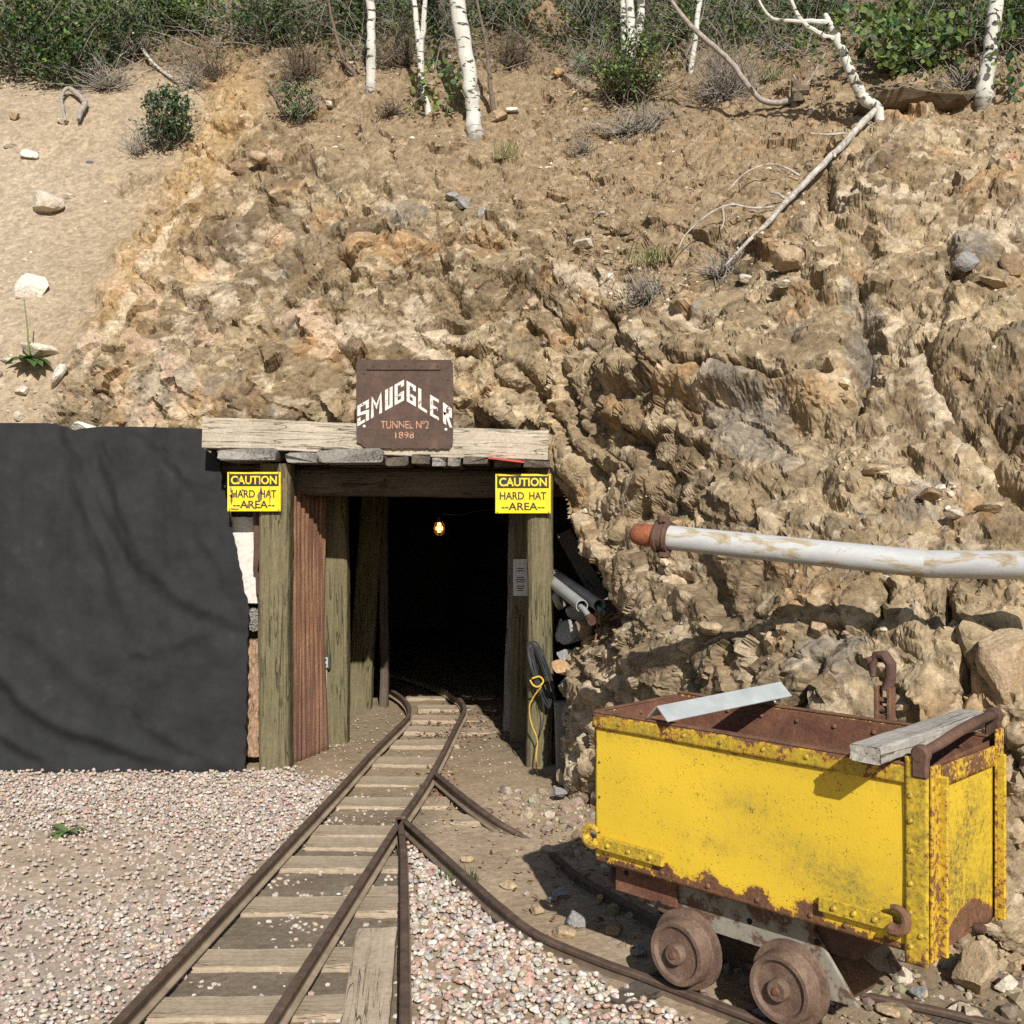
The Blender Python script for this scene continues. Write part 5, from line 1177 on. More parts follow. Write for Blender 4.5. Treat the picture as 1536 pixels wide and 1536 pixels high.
# dead leaves beside the rails
def leaf_mesh(name, pos, size, cols, r, nrm=None, spread=1.0, mat=None, parent=None, round_=False):
    n_ = len(pos); d = r.normal(0, 1, (n_, 3)); d /= np.linalg.norm(d, axis=1, keepdims=True)
    nn = (np.array(nrm) if nrm is not None else np.zeros(3))+r.normal(0, spread, (n_, 3)); nn /= np.linalg.norm(nn, axis=1, keepdims=True)+1e-9
    a = d-(d*nn).sum(1, keepdims=True)*nn; a /= np.linalg.norm(a, axis=1, keepdims=True)+1e-9; b = np.cross(nn, a); s = size[:, None]
    wd = .46 if round_ else .30
    if round_:
        vs = [pos-a*s*.5, pos-a*s*.18+b*s*wd, pos+a*s*.22+b*s*wd*.8-nn*s*.05, pos+a*s*.55, pos+a*s*.22-b*s*wd*.8-nn*s*.05, pos-a*s*.18-b*s*wd]
        f_ = np.array([(0,5,1,1),])
        V_ = np.stack(vs, 1); F_ = np.array([[0,1,2,3],[0,3,4,5]])
    else:
        V_ = np.stack([pos-a*s*.5, pos+b*s*wd-nn*s*.06, pos+a*s*.55, pos-b*s*wd-nn*s*.06], 1); F_ = np.array([[0,1,2,3]])
    nv = V_.shape[1]; F_ = (F_[None]+(np.arange(n_)*nv)[:, None, None]).reshape(-1, 4)
    o = V_.reshape(-1, 3).mean(0) if n_ else np.zeros(3); o = np.array([o[0], o[1], V_[..., 2].min()])
    return add(name, np_mesh(name, V_.reshape(-1, 3)-o, F_, np.repeat(cols, nv, 0)), mat, parent, Matrix.Translation(Vector(o)))
t = NT('leaf'); c = t.attr(); t.fin(c, .55, spec=.3); tr = t.n('BsdfTranslucent', {'Color': t.mix(1.0, c, (1.1, 1.25, .5), 'MULTIPLY')}); mx = t.n('MixShader', {0: .30, 1: t.b.outputs[0], 2: tr.outputs[0]}); t.t.links.new(mx.outputs[0], t.out.inputs[0]); LEAF = t.m
t = NT('dead_leaf'); DLEAF = t.fin(t.attr(), .8, spec=.2)
n_ = 900; q = np.array([(678, 1095, 30, 12), (715, 1075, 26, 14), (655, 1190, 16, 14), (660, 1165, 10, 14), (820, 1300, 60, 60)])[r.choice(5, n_, p=[.4, .25, .15, .08, .12])]
lx = r.normal(q[:, 0], q[:, 2]); ly = np.clip(r.normal(q[:, 1], q[:, 3]), 1050, 1500); dd = H*F/(ly-CY)
dl = leaf_mesh('dead_leaves', np.stack([(lx-CX)/F*dd, dd, r.uniform(.004, .022, n_)], -1), r.uniform(.018, .04, n_), pal(r, n_, [(.20, .105, .065), (.27, .16, .10), (.13, .075, .05), (.33, .22, .14)], [3, 3, 2, 1]), r, (0, 0, 1.2), .6, DLEAF)
tag(dl, 'scattered brown dead leaves beside the rails', kind='stuff')

# ------------------------------------------------------------------ small things round the portal
GREYP = m_plain('grey_conduit', (.33, .33, .32), .5, 0, .12, 12)
for (p0, p1, lb, sd_) in ((P(800, 850, 7.5), P(873, 909, 6.28), 'grey plastic conduit with a thinner pipe inside, left of the pair', 1), (P(815, 850, 7.55), P(899, 908, 6.30), 'grey plastic conduit with a green tube inside, right of the pair', 2)):
    e = thing('conduit_pipe', lb, 'pipe', (p1.x, p1.y, p1.z-.04)); L_ = (p1-p0).length
    lathe_between('pipe', p0, p1, [(.036, 0), (.036, L_), (.031, L_), (.030, L_-.25), (0, L_-.25)], GREYP, e, 20)
    dv = (p1-p0).normalized()
    if sd_ == 1:
        mb = MB(); mb.tube([p1-dv*.2+Vector((0, 0, -.01)), p1+dv*.05+Vector((0, 0, -.012)), p1+dv*.16+Vector((0, 0, -.03))], .017, 12); mb.build('inner_pipe', GREYP, e)
        mb = MB(); mb.tube([p1+dv*.155+Vector((0, 0, -.03)), p1+dv*.21+Vector((0, 0, -.04))], [.024, .026], 8); mb.build('pipe_fitting', RUSTD, e)
    else:
        mb = MB(); mb.tube([p1-dv*.2+Vector((0, 0, -.005)), p1+dv*.08+Vector((0, 0, -.025))], .013, 10); mb.build('inner_tube', m_plain('green_tube', (.10, .28, .23), .5), e)
mb = MB(); q = [P(895, 915, 6.2), P(896, 945, 6.18), P(890, 975, 6.15), P(888, 985, 6.15)]; mb.tube(q, .006, 6); mb.tube([P(901, 915, 6.2), P(902, 950, 6.2), P(899, 985, 6.15)], .006, 6)
mb.tube(catmull([P(915, 930, 6.2), P(930, 925, 6.15), P(940, 940, 6.1), P(933, 955, 6.1), P(920, 958, 6.12), P(912, 948, 6.15), P(922, 940, 6.15)], 4), .009, 6)
mb.tube(catmull([P(905, 930, 6.2), P(920, 920, 6.2), P(928, 935, 6.15), P(915, 950, 6.1)], 4), .006, 6)
tag(mb.build('rusty_wire', STEEL_ST), 'tangle of rusty wire below the grey conduit ends', 'wire')
timber('short_stake', P(846, 1158, 6.72), P(843, 1052, 6.72), .09, .08, GREYW, None, (0, -1, 0), 161, .12, .003, 14)
tag(bpy.data.objects['short_stake'], 'short grey squared timber stake right of the portal post', 'timber stake')
timber('prop_board', P(845, 800, 7.2), P(905, 905, 6.9), .10, .03, DARKW, None, (0, -1, .3), 162, .1, .003, 10)
tag(bpy.data.objects['prop_board'], 'dark slanting board in the gap behind the right post', 'board')
# coil of cable on the right post
CABLE = m_plain('black_cable', (.035, .036, .04), .5, 0, .1); YCORD = m_plain('yellow_cord', (.55, .36, .05), .6)
e = thing('cable_coil', 'coil of dark cable tied with yellow cord hanging on the right post', 'cable coil', P(808, 1030, 6.74))
mb = MB(); rr = random.Random(5)
for k in range(7):
    o_ = rr.uniform(-4, 4); a = .6+rr.uniform(-.15, .15)
    pts = [P(812+o_+14*math.cos(t_)*a-.28*(52*math.sin(t_)), 1012+rr.uniform(-1, 1)-(46+k*1.2)*math.sin(t_)*.95+.0, 6.765+rr.uniform(-.014, .012)-.012*math.cos(t_*2)) for t_ in [i*2*math.pi/18 for i in range(19)]]
    pts = [Vector((p.x, p.y, p.z)) for p in pts]; mb.tube(pts, .0055, 6, False)
mb.build('loops', CABLE, e)
mb = MB(); mb.tube(catmull([P(795, 1020, 6.735), P(800, 1028, 6.722), P(808, 1030, 6.718), P(815, 1022, 6.73), P(809, 1015, 6.73), P(798, 1018, 6.735)], 4), .006, 6)
mb.tube(catmull([P(812, 1030, 6.725), P(800, 1046, 6.75), P(794, 1062, 6.755), P(797, 1085, 6.755), P(806, 1110, 6.755), P(804, 1135, 6.75), P(806, 1158, 6.74), P(815, 1172, 6.70)], 4), .0045, 6); mb.build('cord', YCORD, e)
mb = MB(); mb.tube(catmull([P(812, 1040, 6.74), P(816, 1070, 6.755), P(812, 1095, 6.755), P(806, 1113, 6.755)], 4), .0035, 6); mb.tube([P(819, 955, 6.757), P(819, 975, 6.76), P(812, 985, 6.75)], .003, 5); mb.build('cable_tail', CABLE, e)
# paper notice
p0 = P(781, 866, 7.665); nb = thing('paper_notice', 'white printed paper notice on the inner right post', 'notice', (p0.x, p0.y, p0.z-.13))
mb = MB(); mb.box((p0.x-.002, 7.652, p0.z), (.10, .002, .255)); shp = mb.build('sheet', m_plain('paper', (.66, .66, .64), .8, 0, .05), nb)
mb = MB()
for k, (dz, w_) in enumerate([(.062, .05), (.045, .06), (.0, .05), (-.015, .07), (-.03, .06), (-.06, .055), (-.075, .05), (-.09, .04)]): mb.box((p0.x-.002, 7.6501, p0.z+dz), (w_, .0008, .006))
tag(mb.build('print', SBLK, shp), kind='stuff')
# outlet box and conduit on the inner left post
q0 = P(489, 993, 7.62); ob_ = thing('outlet_box', 'small dark electrical outlet box with conduit on the inner left post', 'outlet box', (q0.x, q0.y, 0.0))
mb = MB(); mb.box(tuple(q0), (.062, .045, .095), bev=.006); obx = mb.build('box', m_plain('outlet_dark', (.05, .065, .06), .5), ob_)
mb = MB(); mb.box(tuple(q0+Vector((0, -.025, 0))), (.034, .006, .07), bev=.002); mb.build('face_plate', m_plain('outlet_face', (.42, .43, .40), .5), obx)
mb = MB(); mb.rivet(q0+Vector((0, -.028, .018)), (0, -1, 0), .010, .003); mb.rivet(q0+Vector((0, -.028, -.018)), (0, -1, 0), .010, .003); tag(mb.build('socket', SBLK, obx), kind='stuff')
mb = MB(); mb.tube([q0+Vector((0, 0, -.045)), q0+Vector((-.005, .005, -.30)), Vector((q0.x-.012, q0.y+.005, -.02))], .011, 8); mb.build('conduit', m_plain('conduit_tan', (.30, .27, .19), .6), ob_)
# lamp
lp = P(659, 792, 8.3); la = thing('cage_lamp', 'lit orange caged lamp bulb hanging in the tunnel', 'lamp', (lp.x, lp.y, lp.z-.06))
t = NT('bulb_glow'); em = t.n('Emission', {'Color': (1.0, .50, .14, 1), 'Strength': 4.0}); t.t.links.new(em.outputs[0], t.out.inputs[0]); BULB = t.m
mb = MB(); mb.lathe([(0, -.035), (.018, -.03), (.028, -.012), (.027, .008), (.014, .03), (.012, .045), (0, .045)], 14, Matrix.Translation(lp) @ Matrix.Rotation(-math.pi/2, 4, 'Y')); mb.build('bulb', BULB, la)
mb = MB()
for k in range(6):
    a = k*math.pi/3; mb.tube([lp+Vector((.036*math.cos(a)*f_, .036*math.sin(a)*f_, z_)) for f_, z_ in ((.55, .05), (.95, .03), (1.1, -.005), (.9, -.04), (.3, -.058))], .0028, 5)
for f_, z_ in ((1.05, .015), (1.05, -.02)): mb.tube([lp+Vector((.037*f_*math.cos(a), .037*f_*math.sin(a), z_)) for a in [i*math.pi/6 for i in range(13)]], .0026, 5, False)
tag(mb.build('cage', m_plain('cage_orange', (.45, .22, .04), .5), la), kind='stuff')
mb = MB(); mb.tube([lp+Vector((0, 0, .04)), lp+Vector((0, 0, .085))], .02, 10); mb.build('socket', SBLK, la)
mb = MB(); mb.tube(catmull([lp+Vector((0, 0, .08)), lp+Vector((.03, .02, .105)), lp+Vector((.15, .05, .10)), lp+Vector((.3, .1, .13)), lp+Vector((.6, .2, .16))], 5), .005, 6); mb.build('cord', CABLE, la)
# ------------------------------------------------------------------ trees and brush on the slope
t = NT('aspen_bark'); v = t.coord('Object'); vs_ = t.coord('Object', (26, 26, 70))
n = t.noise(t.coord('Object', (9, 9, 3)), 1.0, 5, .6); c = t.ramp(n, (.3, (.42, .40, .34)), (.6, (.60, .585, .53)))
sc_ = t.ramp(t.noise(t.coord('Object', (12, 12, 34)), 1.0, 3, .5, .6), (.58, 0.0), (.63, 1.0)); c = t.mix(sc_, c, (.07, .06, .05))
fo = t.math('ADD', t.attr(out='Fac'), t.math('MULTIPLY', t.math('SUBTRACT', t.noise(v, 16, 4), .5), .9)); c = t.mix(t.ramp(fo, (.35, 0.0), (1.0, .8)), c, (.12, .095, .072)); BARK = t.fin(c, .8, normal=t.bump(t.noise(v, 50, 3), .4, .006), spec=.2)
BROWNB = m_plain('brown_bark', (.15, .115, .085), .9, 0, .35, 40, .1, .5); GREYB = m_plain('dry_wood', (.30, .265, .225), .9, 0, .35, 40, .1, .5); PALEB = m_plain('bleached_wood', (.46, .43, .38), .85, 0, .25, 30, .15, .4)
def limb(pts, widths, per=4, n=9):
    p = catmull(pts, per); k = np.linspace(0, len(widths)-1, len(p)); r_ = np.interp(k, range(len(widths)), widths); rg = np.random.default_rng(int(abs(p[0].x*1e4)) % 9999); r_ = r_*rg.uniform(.95, 1.07, len(r_)); p = [a+Vector(rg.normal(0, .11, 3))*float(b) if 0 < i < len(p)-1 else a for i, (a, b) in enumerate(zip(p, r_))]; return p, [float(x) for x in r_]
def px_limb(pix, d, dz=0.0): return [P(a, b, d+dz*i) for i, (a, b) in enumerate(pix)]
GREEN = [(.070, .112, .026), (.105, .16, .038), (.045, .078, .02), (.15, .21, .058)]
DEEP = [(.040, .070, .022), (.060, .100, .030), (.085, .135, .040), (.030, .050, .018)]
BLUE = [(.070, .115, .055), (.10, .155, .075), (.045, .075, .038)]
def trunk_mesh(mb, p, r_, n=10): mb.tube(p, r_, n)
def tree(name, label, pix, widths, bark, base=None, forks=(), crown=180, twigs=(), leaves=(), dark=.25, leafpal=GREEN, lean=0.0, fwd=0.0):
    """pix: the trunk's course from its foot up in photo pixels (past the top edge too); widths in px"""
    b = hit(*pix[0]); d = b.y+.02-fwd; e = thing(name, label, 'tree', tuple(P(*pix[0], d)))
    w = [x/2/F*d for x in widths]; pts = [P(pix[0][0]+2, pix[0][1]+34+fwd*220, d)]+px_limb(pix, d, lean); p, r_ = limb(pts, [w[0]*1.08]+w)
    mb = MB(); mb.tube(p, r_, 12); o = mb.build('trunk', bark, e); at = o.data.color_attributes.new('Col', 'FLOAT_COLOR', 'POINT'); z0 = min(vv.co.z for vv in o.data.vertices)
    for i, vv in enumerate(o.data.vertices):
        k = 1.1*float(smooth(dark*1.3, .0, vv.co.z-z0-.06)) if dark else 0; at.data[i].color = (k, k, k, 1)
    for fk, fw in forks:
        mb = MB(); q, r2 = limb(px_limb(fk, d-.01), [x/2/F*d for x in fw]); mb.tube(q, r2, 8); mb.build('branch', bark, e)
    r = np.random.default_rng(int(abs(pix[0][0]*7)))
    if crown:
        top = pts[-1]; c0 = np.array(top)+np.array([0, 0, .9]); pos = c0+r.normal(0, 1, (crown, 3))*np.array([.5, .5, .55]); pos[:, 2] = np.maximum(pos[:, 2], H+.49*pos[:, 1]+.15)
        leaf_mesh('crown', pos, r.uniform(.045, .07, crown), pal(r, crown, leafpal, [1]*len(leafpal)), r, (0, -.3, .5), .8, LEAF, e, True)
    if leaves:
        ps = []; mb = MB()
        for (x_, y_, rx, ry, n_) in leaves:
            a = np.stack([r.normal(x_, rx, n_), r.normal(y_, ry, n_)], -1); dd = d-.12+r.normal(0, .10, n_)
            ps.append(np.stack([(a[:, 0]-CX)/F*dd, dd, H-(a[:, 1]-CY)/F*dd], -1))
            for k in range(max(3, n_//14)):
                j = r.integers(0, n_); s0 = P(x_-rx*.3, y_+ry*1.1, d); t0 = Vector(ps[-1][j]); m0 = (s0+t0)/2+Vector(r.normal(0, .03, 3)); mb.tube([s0, m0, t0], [.006, .004, .002], 4)
        ps = np.concatenate(ps); leaf_mesh('foliage', ps, r.uniform(.034, .058, len(ps)), pal(r, len(ps), leafpal, [1]*len(leafpal)), r, (.1, -.7, .4), .8, LEAF, e, True); tag(mb.build('twigs', GREYB, e), kind='stuff')
    return e
tree('aspen_tree', 'thick white aspen trunk left of centre with exposed roots', [(712, 196), (709, 165), (704, 120), (697, 70), (689, 15), (682, -60), (676, -160)], [26, 23, 22, 23, 23, 21, 18], BARK, (712, 205), forks=[([(712, 190), (720, 205), (735, 216), (745, 226)], [10, 7, 5, 3]), ([(708, 188), (704, 200), (706, 214)], [8, 6, 4])])
tree('aspen_tree', 'straight white aspen trunk with dark foot at upper left of centre', [(556, 132), (557, 90), (557, 40), (556, -20), (555, -120)], [16, 14, 13, 13, 11], BARK, (556, 136), dark=.22)
tree('aspen_tree', 'slender forked aspen between the two larger white trunks', [(642, 166), (633, 128), (630, 80), (624, 30), (618, -30), (612, -110)], [10, 10, 10, 8, 7, 6], BARK, (642, 170), forks=[([(631, 78), (635, 40), (638, 0), (641, -50)], [9, 8, 7, 6])], leaves=[(655, 100, 16, 16, 46), (630, 140, 16, 14, 30), (690, 120, 10, 14, 30), (675, 150, 14, 8, 16)], dark=.12)
tree('sapling', 'thin dark bare sapling right of the thick aspen', [(741, 172), (737, 140), (733, 100), (727, 55), (716, 5), (708, -50)], [9, 7, 6, 5, 4, 4], BROWNB, (742, 176), forks=[([(737, 118), (725, 92), (705, 80), (690, 78)], [5, 4, 3, 3])], crown=40, dark=0)
tree('aspen_tree', 'middle and thickest stem of the three aspens at top centre', [(948, 78), (946, 40), (944, 0), (942, -60)], [15, 14, 13, 12], BARK, (948, 84), dark=.1, fwd=.28)
tree('aspen_tree', 'left stem of the three aspens at top centre', [(936, 58), (935, 20), (933, -20), (930, -70)], [10, 10, 10, 9], BARK, (936, 66), dark=.1, fwd=.28)
tree('aspen_tree', 'right stem of the three aspens at top centre', [(960, 55), (961, 20), (962, -20), (964, -70)], [12, 12, 12, 11], BARK, (960, 62), dark=.1, fwd=.28)
tree('aspen_tree', 'thin white aspen right of the triple stems above dry brush', [(1036, 110), (1041, 75), (1046, 30), (1050, -10), (1054, -70)], [8, 8, 8, 8, 7], BARK, (1036, 114), dark=.1)
tree('aspen_tree', 'white aspen trunk at the far right beside the dead log', [(1475, 152), (1481, 110), (1487, 60), (1493, 10), (1499, -50), (1505, -130)], [30, 24, 22, 21, 19, 16], BARK, (1474, 158), dark=.24, leaves=[(1516, 60, 14, 34, 60), (1520, 120, 10, 20, 26)])
tree('aspen_tree', 'curved leaning aspen sweeping up left from the dead log', [(1318, 164), (1300, 152), (1286, 132), (1272, 98), (1256, 62), (1243, 34), (1238, 22)], [15, 17, 16, 14, 12, 10, 7], BARK, (1320, 168), crown=0, dark=.1, fwd=.12,
     forks=[([(1243, 36), (1225, 32), (1195, 32), (1160, 28), (1142, 8), (1130, -25)], [9, 8, 6, 5, 4, 3]), ([(1250, 58), (1232, 52), (1205, 34), (1190, 10), (1182, -20)], [9, 8, 7, 6, 5])], leaves=[(1335, 45, 30, 24, 120), (1372, 66, 26, 20, 80), (1290, 22, 26, 14, 40), (1420, 45, 18, 12, 40), (1345, 85, 18, 12, 40)])
tree('sapling', 'crooked bare brown stem arching up left from the small stump', [(1190, 152), (1165, 155), (1140, 148), (1122, 128), (1095, 92), (1062, 62), (1030, 32), (1008, 2), (998, -30)], [9, 9, 8, 8, 8, 8, 7, 6, 5], GREYB, (1190, 154), crown=30, dark=0, forks=[([(1190, 152), (1196, 130), (1190, 112)], [7, 5, 3]), ([(1190, 150), (1215, 120), (1232, 90), (1240, 78)], [5, 4, 3, 2])], leaves=[(1215, 60, 26, 20, 34)])
tree('sapling', 'thin dark stem left of the straight aspen at the top', [(532, 112), (518, 95), (506, 60), (496, 20), (488, -30)], [7, 6, 5, 4, 4], BROWNB, (532, 116), crown=30, dark=0)
tree('sapling', 'small crooked dark stem at the right edge', [(1508, 152), (1526, 130), (1530, 112), (1522, 80)], [7, 6, 5, 3], BROWNB, (1508, 154), crown=0, dark=0)

def twig_batch(name, a, b, bend, r0, mat, parent, r):
    """a, b (n,3): ends; a curved three-sided stick for each"""
    n_ = len(a); K = 6; tt = np.linspace(0, 1, K)[None, :, None]; side = r.normal(0, 1, (n_, 1, 3))*bend[:, None, None]
    mid = a[:, None]*(1-tt)+b[:, None]*tt+side*np.sin(np.pi*tt)+.25*np.roll(side, 1, -1)*np.sin(2*np.pi*tt)
    d = (b-a); d /= np.linalg.norm(d, axis=1, keepdims=True)+1e-9; u = np.cross(d, np.array([.3, .5, .8])); u /= np.linalg.norm(u, axis=1, keepdims=True)+1e-9; w = np.cross(d, u)
    rr_ = r0[:, None, None]*(1-.75*tt); rings = []
    for k in range(3):
        a_ = 2*np.pi*k/3; rings.append(mid+(u[:, None]*np.cos(a_)+w[:, None]*np.sin(a_))*rr_)
    V_ = np.stack(rings, 2).reshape(n_, K*3, 3); f_ = np.array([(i*3+k, i*3+(k+1) % 3, (i+1)*3+(k+1) % 3, (i+1)*3+k) for i in range(K-1) for k in range(3)])
    F_ = (f_[None]+(np.arange(n_)*K*3)[:, None, None]).reshape(-1, 4); V_ = V_.reshape(-1, 3); o = np.array([V_[:, 0].mean(), V_[:, 1].mean(), V_[:, 2].min()])
    return add(name, np_mesh(name, V_-o, F_, None, True), mat, parent, Matrix.Translation(Vector(o)))
def bush(name, label, px, py, wpx, hpx, nl, size, palette, cat='shrub', off=.18, ntw=40, twm=None, foot=.42, clusters=26, rnd=False, seed=0, drop=0):
    if nl > 400: ntw = int(ntw*1.6); twm = twm or GREYB
    r = np.random.default_rng(seed+int(px*3+py)); b = hit(px, py+hpx*foot); d = b.y-off
    R_ = np.array([wpx/2/F*d, min(wpx, hpx)/2.4/F*d, hpx/2/F*d]); c_ = np.array(P(px, py, d)); e = thing(name, label, cat, tuple(b))
    cc = r.normal(0, 1, (clusters, 3)); cc /= np.linalg.norm(cc, axis=1, keepdims=True); cc = cc*(r.random((clusters, 1))**.4)*R_*r.uniform(.6, 1.25, (clusters, 1))+c_
    rad = r.uniform(.12, .30, clusters); nl = int(nl*1.35)
    # hold the bush above the hill
    k = r.integers(0, clusters, nl); pos = cc[k]+r.normal(0, 1, (nl, 3))*(R_*.9)[None]*rad[k][:, None]
    if nl: 
        leaf_mesh('foliage', pos, r.uniform(.8, 1.7, nl)*size, pal(r, nl, palette, [1]*len(palette))*r.uniform(.55, 1.6, (clusters, 1))[k], r, (.1, -.45, .6), .75, LEAF, e, rnd)
    st = np.array(b)+r.normal(0, .3, (ntw, 3))*np.array([R_[0]*.6, .05, .02]); en = cc[r.integers(0, clusters, ntw)]+r.normal(0, .55, (ntw, 3))*R_*.8
    tag(twig_batch('twigs', st, en, r.uniform(.02, .10, ntw), r.uniform(.003, .007, ntw), twm or BROWNB, e, r), kind='stuff'); return e
bush('green_shrub', 'largest dense green shrub filling the top left corner', 48, 34, 270, 180, 4200, .036, GREEN+DEEP, ntw=90, clusters=80)
bush('green_shrub', 'darker green shrub spilling over the sand below the corner shrub', 96, 88, 140, 80, 1300, .030, DEEP+GREEN[:1], ntw=50)
bush('green_shrub', 'bright green low shrub along the top edge left of the bare branch', 268, 14, 220, 84, 1900, .032, GREEN, ntw=50, clusters=40)
bush('green_shrub', 'shrub of dark leaves behind the bare branch at top left', 170, 34, 100, 130, 1100, .030, DEEP, ntw=80)
bush('hanging_bush', 'dense blue green bush hanging over the sand slope edge', 250, 172, 92, 98, 1500, .026, BLUE+DEEP[:1], off=.14, ntw=60, clusters=34, twm=GREYB)
bush('green_shrub', 'small grey green bush left of the brown block of rock', 446, 150, 76, 62, 620, .022, BLUE+GREEN[:1], ntw=50, off=.1)
bush('green_shrub', 'dark shrub along the top edge left of the straight aspen', 410, 24, 170, 90, 1500, .030, DEEP+GREEN[:1], ntw=110, clusters=44)
bush('green_shrub', 'leafy dark shrub behind the straight aspen', 545, 22, 110, 80, 800, .030, DEEP+GREEN[:1], ntw=70)
bush('green_shrub', 'dark shrub at the top between slender and thick aspens', 660, 18, 120, 70, 700, .030, DEEP, ntw=90)
bush('green_shrub', 'dark leafy shrub left of the big brown boulder', 760, 14, 110, 60, 700, .030, DEEP+GREEN[:1], ntw=80)
bush('green_shrub', 'dark shrub right of the big brown boulder', 880, 22, 80, 90, 600, .028, DEEP, ntw=90)
bush('green_shrub', 'bright green bush at the foot of the triple aspens', 935, 96, 130, 120, 1500, .026, GREEN+DEEP[1:2], ntw=110, off=.15, clusters=40, twm=BROWNB)
bush('green_shrub', 'sparse green shrub above the dry brush right of the triple aspens', 1010, 30, 90, 80, 450, .030, GREEN, ntw=60)
bush('green_shrub', 'green shrub at the top edge above the crooked brown stem', 1110, 16, 120, 60, 600, .030, GREEN+DEEP, ntw=80)
bush('green_shrub', 'dark shrub at the top edge above the curved aspen', 1230, 10, 130, 60, 700, .030, DEEP+GREEN[:1], ntw=90)
bush('aspen_sprout', 'leafy aspen sprouts behind the dead log', 1350, 62, 150, 100, 420, .052, GREEN, ntw=50, rnd=True, off=.2)
bush('green_shrub', 'dark green shrub at the top edge left of the far right aspen', 1420, 18, 130, 80, 900, .030, DEEP+GREEN[:2], ntw=80)
bush('green_shrub', 'green shrub in the top right corner', 1520, 24, 90, 100, 900, .032, DEEP+GREEN[:2], ntw=60)
bush('dry_brush', 'tangled dry grey twigs under the corner shrub', 160, 105, 120, 60, 0, .03, GREEN, 'dry brush', .06, 120, GREYB)
bush('dry_brush', 'dry brown twigs right of the bare branch', 320, 92, 130, 60, 60, .02, GREEN, 'dry brush', .06, 130, BROWNB)
bush('dry_brush', 'grey root tangle above the hanging bush', 285, 105, 60, 60, 0, .02, GREEN, 'dry brush', .08, 60, GREYB)
bush('dry_brush', 'dark dry brush behind the small grey green bush', 450, 84, 90, 80, 60, .02, DEEP, 'dry brush', .06, 150, BROWNB)
bush('dry_brush', 'dark dry brush between the straight and slender aspens', 600, 62, 100, 90, 0, .02, DEEP, 'dry brush', .06, 170, BROWNB)
bush('dry_brush', 'dark dry brush between thick aspen and big boulder', 765, 66, 90, 80, 0, .02, DEEP, 'dry brush', .06, 170, BROWNB)
bush('dry_brush', 'grey dry brush right of the big brown boulder', 875, 80, 70, 70, 0, .02, DEEP, 'dry brush', .06, 110, GREYB)
bush('dry_brush', 'mound of grey dry twigs below the thin white aspen', 1090, 104, 130, 90, 40, .022, GREEN, 'dry brush', .08, 260, GREYB, clusters=40)
bush('dry_brush', 'dry twigs spreading below the bright green bush', 955, 176, 140, 50, 80, .02, GREEN, 'dry brush', .04, 160, GREYB)
bush('dry_brush', 'dry twigs on the bare soil left of the slender aspen', 590, 158, 70, 26, 0, .02, GREEN, 'dry brush', .02, 60, BROWNB)
bush('dry_brush', 'small pile of dry twigs near the top of the bare slope', 875, 212, 40, 30, 0, .02, GREEN, 'dry brush', .02, 40, GREYB)
bush('dry_brush', 'dry grey brush on the ledge left of the fallen branch tip', 970, 430, 60, 50, 0, .02, GREEN, 'dry brush', .03, 110, GREYB)
bush('dry_brush', 'dead twigs at the tip of the fallen branch', 1080, 392, 70, 40, 0, .02, GREEN, 'dry brush', .03, 70, GREYB)
bush('dry_brush', 'thin twigs around the right aspen foot', 1440, 110, 120, 60, 60, .03, GREEN, 'dry brush', .05, 60, GREYB)
bush('dry_brush', 'hanging dry roots below the blue green bush', 205, 205, 60, 60, 0, .02, GREEN, 'dry brush', .03, 50, GREYB)
def blades(name, label, p, n_, hgt, spread, cols, cat='grass'):
    r = np.random.default_rng(int(abs(p[0]*100)+abs(p[2]*90))); p = np.array(p); a = p+np.stack([r.normal(0, spread*.35, n_), r.normal(0, spread*.25, n_), 0*r.random(n_)-.005], -1)
    ln = r.normal(0, .45, (n_, 2)); b = a+np.stack([ln[:, 0]*hgt, ln[:, 1]*hgt-.02, r.uniform(.6, 1.1, n_)*hgt], -1); w = r.uniform(.002, .004, n_)[:, None]*np.array([[1, .3, 0]])
    V_ = np.stack([a-w, a+w, (a+b)/2+w*.7+np.array([0, 0, hgt*.1]), b, (a+b)/2-w*.7+np.array([0, 0, hgt*.1])], 1); F_ = (np.array([[0, 1, 2, 4]])[None]+(np.arange(n_)*5)[:, None, None]).reshape(-1, 4); F2 = (np.array([[4, 2, 3, 3]])[None]+(np.arange(n_)*5)[:, None, None]).reshape(-1, 4)
    me = bpy.data.meshes.new(name); o = p; me.from_pydata((V_.reshape(-1, 3)-o).tolist(), [], [tuple(x) for x in F_]+[tuple(x[:3]) for x in F2]); me.update()
    at = me.color_attributes.new('Col', 'FLOAT_COLOR', 'POINT'); c4 = np.ones((n_*5, 4), np.float32); c4[:, :3] = np.repeat(pal(r, n_, cols, [1]*len(cols)), 5, 0); at.data.foreach_set('color', c4.ravel())
    return tag(add(name, me, LEAF, None, Matrix.Translation(Vector(o))), label, cat)
DRYG = [(.30, .26, .13), (.22, .22, .09), (.36, .31, .18)]
blades('grass_tuft', 'dry grass tuft below the roots of the thick aspen', hit(752, 236), 120, .14, .16, DRYG)
blades('grass_tuft', 'yellow green dry grass tuft left of the fallen branch tip', hit(985, 392), 160, .12, .28, DRYG+GREEN[:1])
blades('grass_tuft', 'low grass tuft beside the small stump on the slope', hit(1155, 118), 110, .14, .2, DRYG+GREEN[:1])
blades('grass_tuft', 'sparse green grass growing in the gravel beside the curved rail', G(690, 1322), 46, .07, .10, GREEN)
blades('grass_tuft', 'tiny green sprig in the gravel near the cart wheel', G(888, 1484), 14, .04, .03, GREEN)
